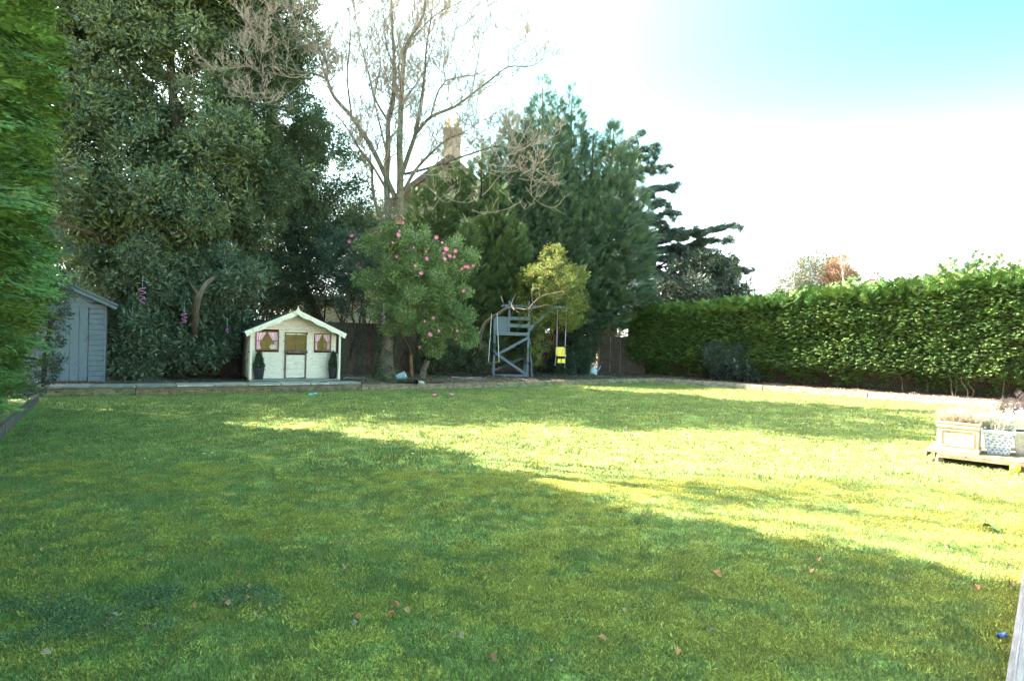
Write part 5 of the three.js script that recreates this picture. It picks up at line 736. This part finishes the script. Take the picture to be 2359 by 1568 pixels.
{
  // bark chips and fallen leaves on the bed
  const chip = (() => { const T = new Tris(); const d = V3(0, 0, 1); leaf(T, V3(0, 0, -.03), d, V3(1, 0, 0), .06, .026, [1, 1, 1]); return T.geo(); })();
  const S = new Swarm(); let n = 0; while (n < 9000) { const i = Math.floor(rnd() * (border.length - 2)), u = rnd(), p = border[i].clone().lerp(border[i + 1], u), o = outward[i].clone().lerp(outward[i + 1], u).normalize(), tt = .05 + rnd() * rnd() * 4; p.addScaledVector(o, tt); p.y = .115 + Math.min(tt, 3) * .028 + noise(p.x * 1.6, p.z * 1.6, 3) * .035 + .012; const red = noise(p.x * .5, p.z * .5, 8) > 0; S.add(p, new THREE.Quaternion().setFromEuler(new THREE.Euler(rr(-.5, .5), rr(0, 6.28), rr(-.5, .5), 'YXZ')), rr(.5, 1.5), tint(red ? lin(.19, .095, .05) : lin(.13, .095, .07), .5, lin(.30, .22, .15))); n++; }
  tag(S.build('leaf_litter', chip, L.dry), 'brown bark chips and fallen leaves strewn over the raised bed', 'leaf litter', null, 'stuff');
  // low green plants in the bed
  const G = new Swarm(); const low = (vx, vy, n2, sx, c, s = .35) => { const o = onPlane(vx, vy, .16); for (let i = 0; i < n2; i++) G.add(o.clone().add(V3(rr(-sx, sx), rr(0, .07), rr(-.15, .15))), facing(V3(rr(-.6, .6), 1, rr(-.2, .9))), s * rr(.6, 1.2), tint(c, .35)); };
  low(1355, 866, 26, .14, lin(.05, .10, .05)); low(1395, 862, 18, .16, lin(.045, .085, .04), .3); low(930, 880, 40, .25, lin(.055, .11, .03)); low(1060, 866, 60, .4, lin(.05, .095, .05)); low(1020, 862, 26, .25, lin(.05, .1, .04)); low(560, 868, 16, .2, lin(.05, .09, .05), .25); low(300, 872, 12, .3, lin(.07, .09, .05), .3); low(1010, 872, 20, .2, lin(.055, .1, .04)); low(880, 876, 30, .12, lin(.07, .12, .02), .3); low(2030, 880, 22, .4, lin(.05, .09, .04), .35); low(1570, 872, 14, .4, lin(.05, .085, .04), .3);
  tag(G.build('ground_plants', broad[0], L.soft), 'low green weeds and seedlings growing in the raised bed', 'weeds', null, 'stuff');
  // logs, stones, sticks
  const log = (label, a, b, r, mat) => { const t = mesh('log', limb(V3(0, 0, 0), b.clone().sub(a), r, r * .85, .08, 4, 10), mat); t.position.copy(a); tag(t, label, 'log'); };
  log('dark rotting log lying beside the camellia trunk', onPlane(917, 872, .2), onPlane(958, 880, .2), .07, M.darkBark); log('short split log with a pale end in the bed near the green seedlings', onPlane(992, 878, .2), onPlane(1020, 879, .19), .06, wood(.12, .075, .05)); log('upright mossy stump behind the logs', onPlane(970, 872, .16), onPlane(975, 872, .16).add(V3(.08, .5, -.05)), .09, M.greyBark);
  const stone = (label, p, s, mat) => { const g = new THREE.IcosahedronGeometry(s, 2), q = g.attributes.position; for (let i = 0; i < q.count; i++) { const k = 1 + noise(q.getX(i) * 3 / s, q.getY(i) * 3 / s, q.getZ(i) * 3 / s) * .18; q.setXYZ(i, q.getX(i) * k * 1.4, q.getY(i) * k * .6, q.getZ(i) * k); } g.computeVertexNormals(); const m = mesh('stone', g, mat); m.position.copy(p).add(V3(0, s * .35, 0)); tag(m, label, 'stone'); };
  stone('pale flat stone on the bed in front of the dark log', onPlane(967, 884, .14), .08, std(lin(.55, .52, .48), .9, stoneTex)); stone('small white stone at the foot of the climbing tower', onPlane(1162, 868, .14), .035, M.white);
  const wc = thing('plastic_bucket', 'grey blue plastic bucket lying on its side by the ivy clad trunk', 'bucket', onPlane(921, 880, .15), .6); const pr = [[0, 0], [.09, 0], [.12, .22], [.13, .22], [.13, .235], [.115, .235], [.085, .01], [0, .01]].map(([x, y]) => new THREE.Vector2(x, y)); mesh('body', new THREE.LatheGeometry(pr, 20).rotateZ(-1.35).translate(-.1, .1, 0), std(lin(.14, .19, .22), .5), wc); mesh('handle', new THREE.TorusGeometry(.12, .005, 5, 20, Math.PI).rotateY(Math.PI / 2).translate(.1, .14, 0), M.white, wc);
  const on = thing('garden_ornament', 'small white and blue watering can standing by the corner fence panel', 'ornament', onPlane(1366, 862, .18)); mesh('body', new THREE.CylinderGeometry(.11, .14, .24, 18).translate(0, .12, 0), std(lin(.42, .45, .46), .6), on); mesh('spout', sweep([V3(.1, .08, 0), V3(.2, .2, 0), V3(.25, .3, 0)], taper(.03, .02), 8), std(lin(.18, .25, .5), .5), on); mesh('handle', new THREE.TorusGeometry(.1, .012, 6, 18, Math.PI).translate(0, .24, 0), M.white, on);
  for (const [i, [x0, y0, x1, y1]] of [[790, 872, 840, 868], [800, 862, 850, 876], [1040, 868, 1110, 869], [1075, 872, 1130, 866], [735, 880, 800, 879]].entries()) { const a = onPlane(x0, y0, .21), b = onPlane(x1, y1, .19), m = mesh('fallen_stick', limb(V3(0, 0, 0), b.clone().sub(a), .014, .006, .12, 5, 5), i === 4 ? M.tanStem : M.twig); m.position.copy(a); tag(m, ['thin fallen stick beside the playhouse post', 'crossed fallen stick beside the playhouse post', 'straight fallen stick near the trapeze swing', 'bent fallen stick near the trapeze swing', 'curved stick lying on the paving before the playhouse door'][i], 'stick', 'fallen sticks'); }
}

// ------------------------------------------------------------------ lawn: grass, fallen leaves, daisies
{
  const blade = (T, o, d, len, w, k) => { const s = perp(d).setY(0).normalize(), bend = V3(rr(-1, 1), 0, rr(-1, 1)).multiplyScalar(len * .35), m = o.clone().addScaledVector(d, len * .55).addScaledVector(bend, .3), tip = o.clone().addScaledVector(d, len * .95).add(bend); const a = o.clone().addScaledVector(s, w / 2), b = o.clone().addScaledVector(s, -w / 2), c = m.clone().addScaledVector(s, w * .4), e = m.clone().addScaledVector(s, -w * .4); T.tri(a, b, c, k); T.tri(b, e, c, k); T.tri(c, e, tip, k); };
  const tuft = (n, R, h, w) => { const T = new Tris(); for (let i = 0; i < n; i++) { const k = rr(.78, 1.3), y = rr(.88, 1.2); blade(T, V3(rr(-R, R), -.004, rr(-R, R)), V3(rr(-.6, .6), 1, rr(-.6, .6)).normalize(), h * rr(.5, 1.2), w, [k * y, k, k * rr(.7, 1.1)]); } return T.geo(); };
  const moss = (n, R) => { const T = new Tris(); for (let i = 0; i < n; i++) { const d = V3(rr(-1, 1), rr(.3, 1), rr(-1, 1)).normalize(), k = rr(.6, 1.35); leaf(T, V3(rr(-R, R), 0, rr(-R, R)), d, perp(d), rr(.012, .024), .005, [k, k, k * .8]); } return T.geo(); };
  const gN = [tuft(18, .045, .022, .0032), tuft(18, .045, .029, .003), tuft(16, .05, .020, .0035)], gF = [tuft(18, .10, .036, .0075), tuft(18, .10, .032, .0085)], gM = [moss(46, .05)];
  const N = gN.map(() => new Swarm()), Fr = gF.map(() => new Swarm()), Ms = new Swarm();
  const mossAt = (x, z) => fbm(x * .7, z * 1.1, 71) * .6 + fbm(x * 3.2, z * 4, 75) * .85 + .05;
  const place = (x, z, far) => {
    const m = mossAt(x, z), yel = sstep(.0, .55, m), c2 = fbm(x * 1.3, z * 1.3, 90), q = new THREE.Quaternion().setFromEuler(new THREE.Euler(rr(-.15, .15), rr(0, 6.283), rr(-.15, .15)));
    const g = lin(.15, .182, .06).lerp(lin(.128, .172, .062), sstep(0, .6, c2)).lerp(lin(.31, .30, .075), yel * .38); if (rnd() < .10) g.lerp(lin(.28, .25, .14), .6);
    g.multiplyScalar(rr(.75, 1.25)); const hs = lerp(1.15, .72, yel) * (1 + .45 * Math.max(0, noise(x * .9, z * .9, 33)));
    const s = far ? V3(1, hs, 1).multiplyScalar(far) : V3(1, hs, 1); (far ? Fr[(rnd() * 2) | 0] : N[(rnd() * 3) | 0]).add(V3(x, 0, z), q, s, g);
    if (!far && yel > .35 && rnd() < yel * .7) Ms.add(V3(x + rr(-.04, .04), .004, z + rr(-.04, .04)), q, rr(.8, 1.4), tint(lin(.34, .335, .08), .4));
  };
  const zone = (d0, d1, per, far) => { const area = .84 * (d1 * d1 - d0 * d0), n = Math.round(area * per); for (let i = 0; i < n; i++) { const d = Math.sqrt(lerp(d0 * d0, d1 * d1, rnd())), x = rr(-.84, .84) * d; if (!inLawn(x, -d) || onDeck(x, -d)) continue; place(x, -d, far ? far * rr(.85, 1.15) : 0); } };
  zone(2.3, 4.2, 1500, 0); zone(4.2, 6.5, 900, 0); zone(6.5, 10.5, 260, .8); zone(10.5, 21.5, 120, 1.05);
  const lawnGroup = thing('lawn_grass', 'short grass and moss of the lawn, green with yellow patches', 'grass'); lawnGroup.userData.kind = 'stuff';
  N.forEach((s, i) => s.build('grass_tufts', gN[i], L.grass, lawnGroup)); Fr.forEach((s, i) => s.build('far_grass_tufts', gF[i], L.grass, lawnGroup)); Ms.build('moss_tufts', gM[0], L.soft, lawnGroup);
  // clover and dark weeds, lower left
  const W3 = new Swarm(); for (let i = 0; i < 1500; i++) { const c = [[-1.95, 3.05, .42], [-1.55, 3.25, .32], [-2.3, 2.9, .35]][(rnd() * 3) | 0], a = rr(0, 6.28), r = Math.sqrt(rnd()) * c[2], x = c[0] + Math.cos(a) * r * 1.3, d = c[1] + Math.sin(a) * r * .6; if (noise(x * 3, d * 3, 5) < -.15) continue; W3.add(P(x, d, rr(.012, .035)), facing(V3(rr(-.5, .5), 1, rr(-.3, .5))), rr(.09, .16), tint(lin(.12, .19, .07), .35)); } tag(W3.build('clover_patch', broad[1], L.soft), 'dark green clover and weeds growing in the lawn near the tall hedge', 'weeds', null, 'stuff');
  const bare = new Swarm();
  // fallen leaves
  const lf = (() => { const T = new Tris(), L1 = .055, w = .03; const c = V3(0, .006, 0), pts = []; for (let i = 0; i < 10; i++) { const a = i / 10 * 6.283; pts.push(V3(Math.cos(a) * w * .55, .008 + .012 * Math.sin(a * 2 + 1), Math.sin(a) * L1 * .55)); } for (let i = 0; i < 10; i++) T.tri(c, pts[(i + 1) % 10], pts[i], [1, 1, 1]); return T.geo(); })();
  const brown = [lin(.30, .115, .05), lin(.24, .12, .06), lin(.34, .17, .08)].map(c => std(c, .8, null, { side: THREE.DoubleSide })), pale = [lin(.22, .18, .13), lin(.16, .13, .10)].map(c => std(c, .85, null, { side: THREE.DoubleSide }));
  const drop = (vx, vy, s, mat, name, label, cat, group) => { const m = mesh(name, lf, mat); m.name = numbered(name); if (m.name.endsWith('_001') && false) m.name = name; m.position.copy(onPlane(vx, vy, .03)); m.rotation.set(rr(-.25, .25), rr(0, 6.28), rr(-.25, .25)); s *= .75; m.scale.set(s, s * rr(.8, 1.8), s); tag(m, label, cat, group); };
  const BL = [[795, 1308, 1], [908, 1393, 1.1], [934, 1405, 1], [900, 1418, 1.1], [1007, 1247, .8], [1133, 1155, 1], [756, 1073, .9], [735, 1130, .9], [1430, 1171, .9], [1650, 1322, 1.5], [1868, 1313, 1.4], [1885, 1290, 1.1], [2248, 1352, 1.2], [1385, 1470, 1], [1133, 1517, 1.1], [520, 1390, 1], [570, 1350, .9], [570, 1378, .8], [97, 1265, .9], [1020, 1165, .8], [1480, 1185, .7], [2205, 1200, 1], [800, 1255, .7], [1755, 1205, .7], [1390, 1060, .7], [615, 1240, .7], [2330, 1345, .9], [1240, 1165, .7], [1360, 1120, .6], [2130, 1120, .8], [1560, 1500, 1], [820, 1420, .9], [445, 1395, .8], [550, 1322, .8]];
  for (const [x, y, s] of BL) drop(x, y, s, brown[(rnd() * 3) | 0], 'fallen_leaf', 'small curled brown leaf fallen on the lawn', 'leaf', 'brown leaves on the lawn');
  const PL = [[101, 1505, 1.1], [250, 1430, 1], [260, 1418, .9], [345, 1277, .8], [415, 1208, .7], [355, 1225, .7], [818, 1437, 1], [340, 1280, .7], [1058, 1465, .9], [520, 1383, .8], [590, 1415, .8], [600, 1395, .7], [1435, 1405, .8], [800, 1180, .7], [1640, 1455, .7], [50, 1130, .9], [92, 1120, 1], [70, 1145, .8], [240, 1440, .8], [690, 1220, .7], [2185, 1262, .9], [495, 1200, .7], [300, 1050, .7], [190, 1030, .8], [130, 1000, .8], [60, 1010, 1], [85, 1020, 1], [40, 1035, 1], [250, 965, .9], [1270, 1520, .7]];
  for (const [x, y, s] of PL) drop(x, y, s, pale[(rnd() * 2) | 0], 'pale_leaf', 'pale dry leaf fallen on the lawn', 'leaf', 'pale dry leaves on the lawn');
  // daisies
  const dz = (() => { const T = new Tris(); for (let i = 0; i < 10; i++) { const a = i / 10 * 6.283; leaf(T, V3(0, .03, 0), V3(Math.cos(a), .15, Math.sin(a)).normalize(), V3(-Math.sin(a), 0, Math.cos(a)), .014, .007, [.85, .85, .83]); } for (let i = 0; i < 6; i++) { const a = i / 6 * 6.283, b = (i + 1) / 6 * 6.283; T.tri(V3(0, .036, 0), V3(Math.cos(b) * .005, .032, Math.sin(b) * .005), V3(Math.cos(a) * .005, .032, Math.sin(a) * .005), [.75, .5, .03]); } return T.geo(); })();
  for (let i = 0; i < 100; i++) { const far = i < 84, vx = far ? rr(1250, 2100) : rr(150, 1100), vy = far ? lerp(905, 1050, Math.pow(rnd(), 1.2)) : rr(930, 1080), p = onPlane(vx, vy, .012); if (!inLawn(p.x, p.z)) continue; const m = mesh('daisy', dz, L.dry); m.name = numbered('daisy'); m.position.copy(p); m.scale.setScalar(rr(.9, 1.5)); m.rotation.y = rr(0, 6); tag(m, 'tiny white daisy flowering in the lawn grass', 'daisy', 'daisies in the lawn'); }
  // dropped petals and toys by the edging
  const bits = [[1040, 908, M.foil, 'bright pink crumpled petal dropped on the lawn near the edging'], [1000, 909, M.pink, 'pink petal strip dropped on the lawn below the logs'], [725, 907, std(lin(.08, .35, .55), .5), 'small bright blue plastic toy scrap by the edging before the playhouse'], [715, 908, std(lin(.12, .4, .35), .5), 'small turquoise plastic scrap by the edging before the playhouse'], [2310, 1462, std(lin(.08, .13, .38), .3), 'crumpled blue wrapper lying in the shade beside the deck']];
  bits.forEach(([x, y, mat, label], i) => { const g = new THREE.IcosahedronGeometry(i === 4 ? .022 : .04, 1), p = g.attributes.position; for (let k = 0; k < p.count; k++) p.setXYZ(k, p.getX(k) * 1.3, p.getY(k) * .5 + noise(p.getX(k) * 40, i, p.getZ(k) * 40) * .015, p.getZ(k) * .8); g.computeVertexNormals(); const m = mesh('lawn_scrap', g, mat); m.name = numbered('lawn_scrap'); m.position.copy(onPlane(x, y, .035)); tag(m, label, 'scrap'); });
  const gl = mesh('green_leaf', lf, std(lin(.07, .14, .02), .5, null, { side: THREE.DoubleSide })); gl.position.copy(onPlane(2282, 1215, .03)); gl.rotation.y = .7; gl.scale.set(2.4, 2, 1.7); tag(gl, 'large fresh green leaf lying on the sunlit lawn', 'leaf');
}
renderer.render(scene, camera);
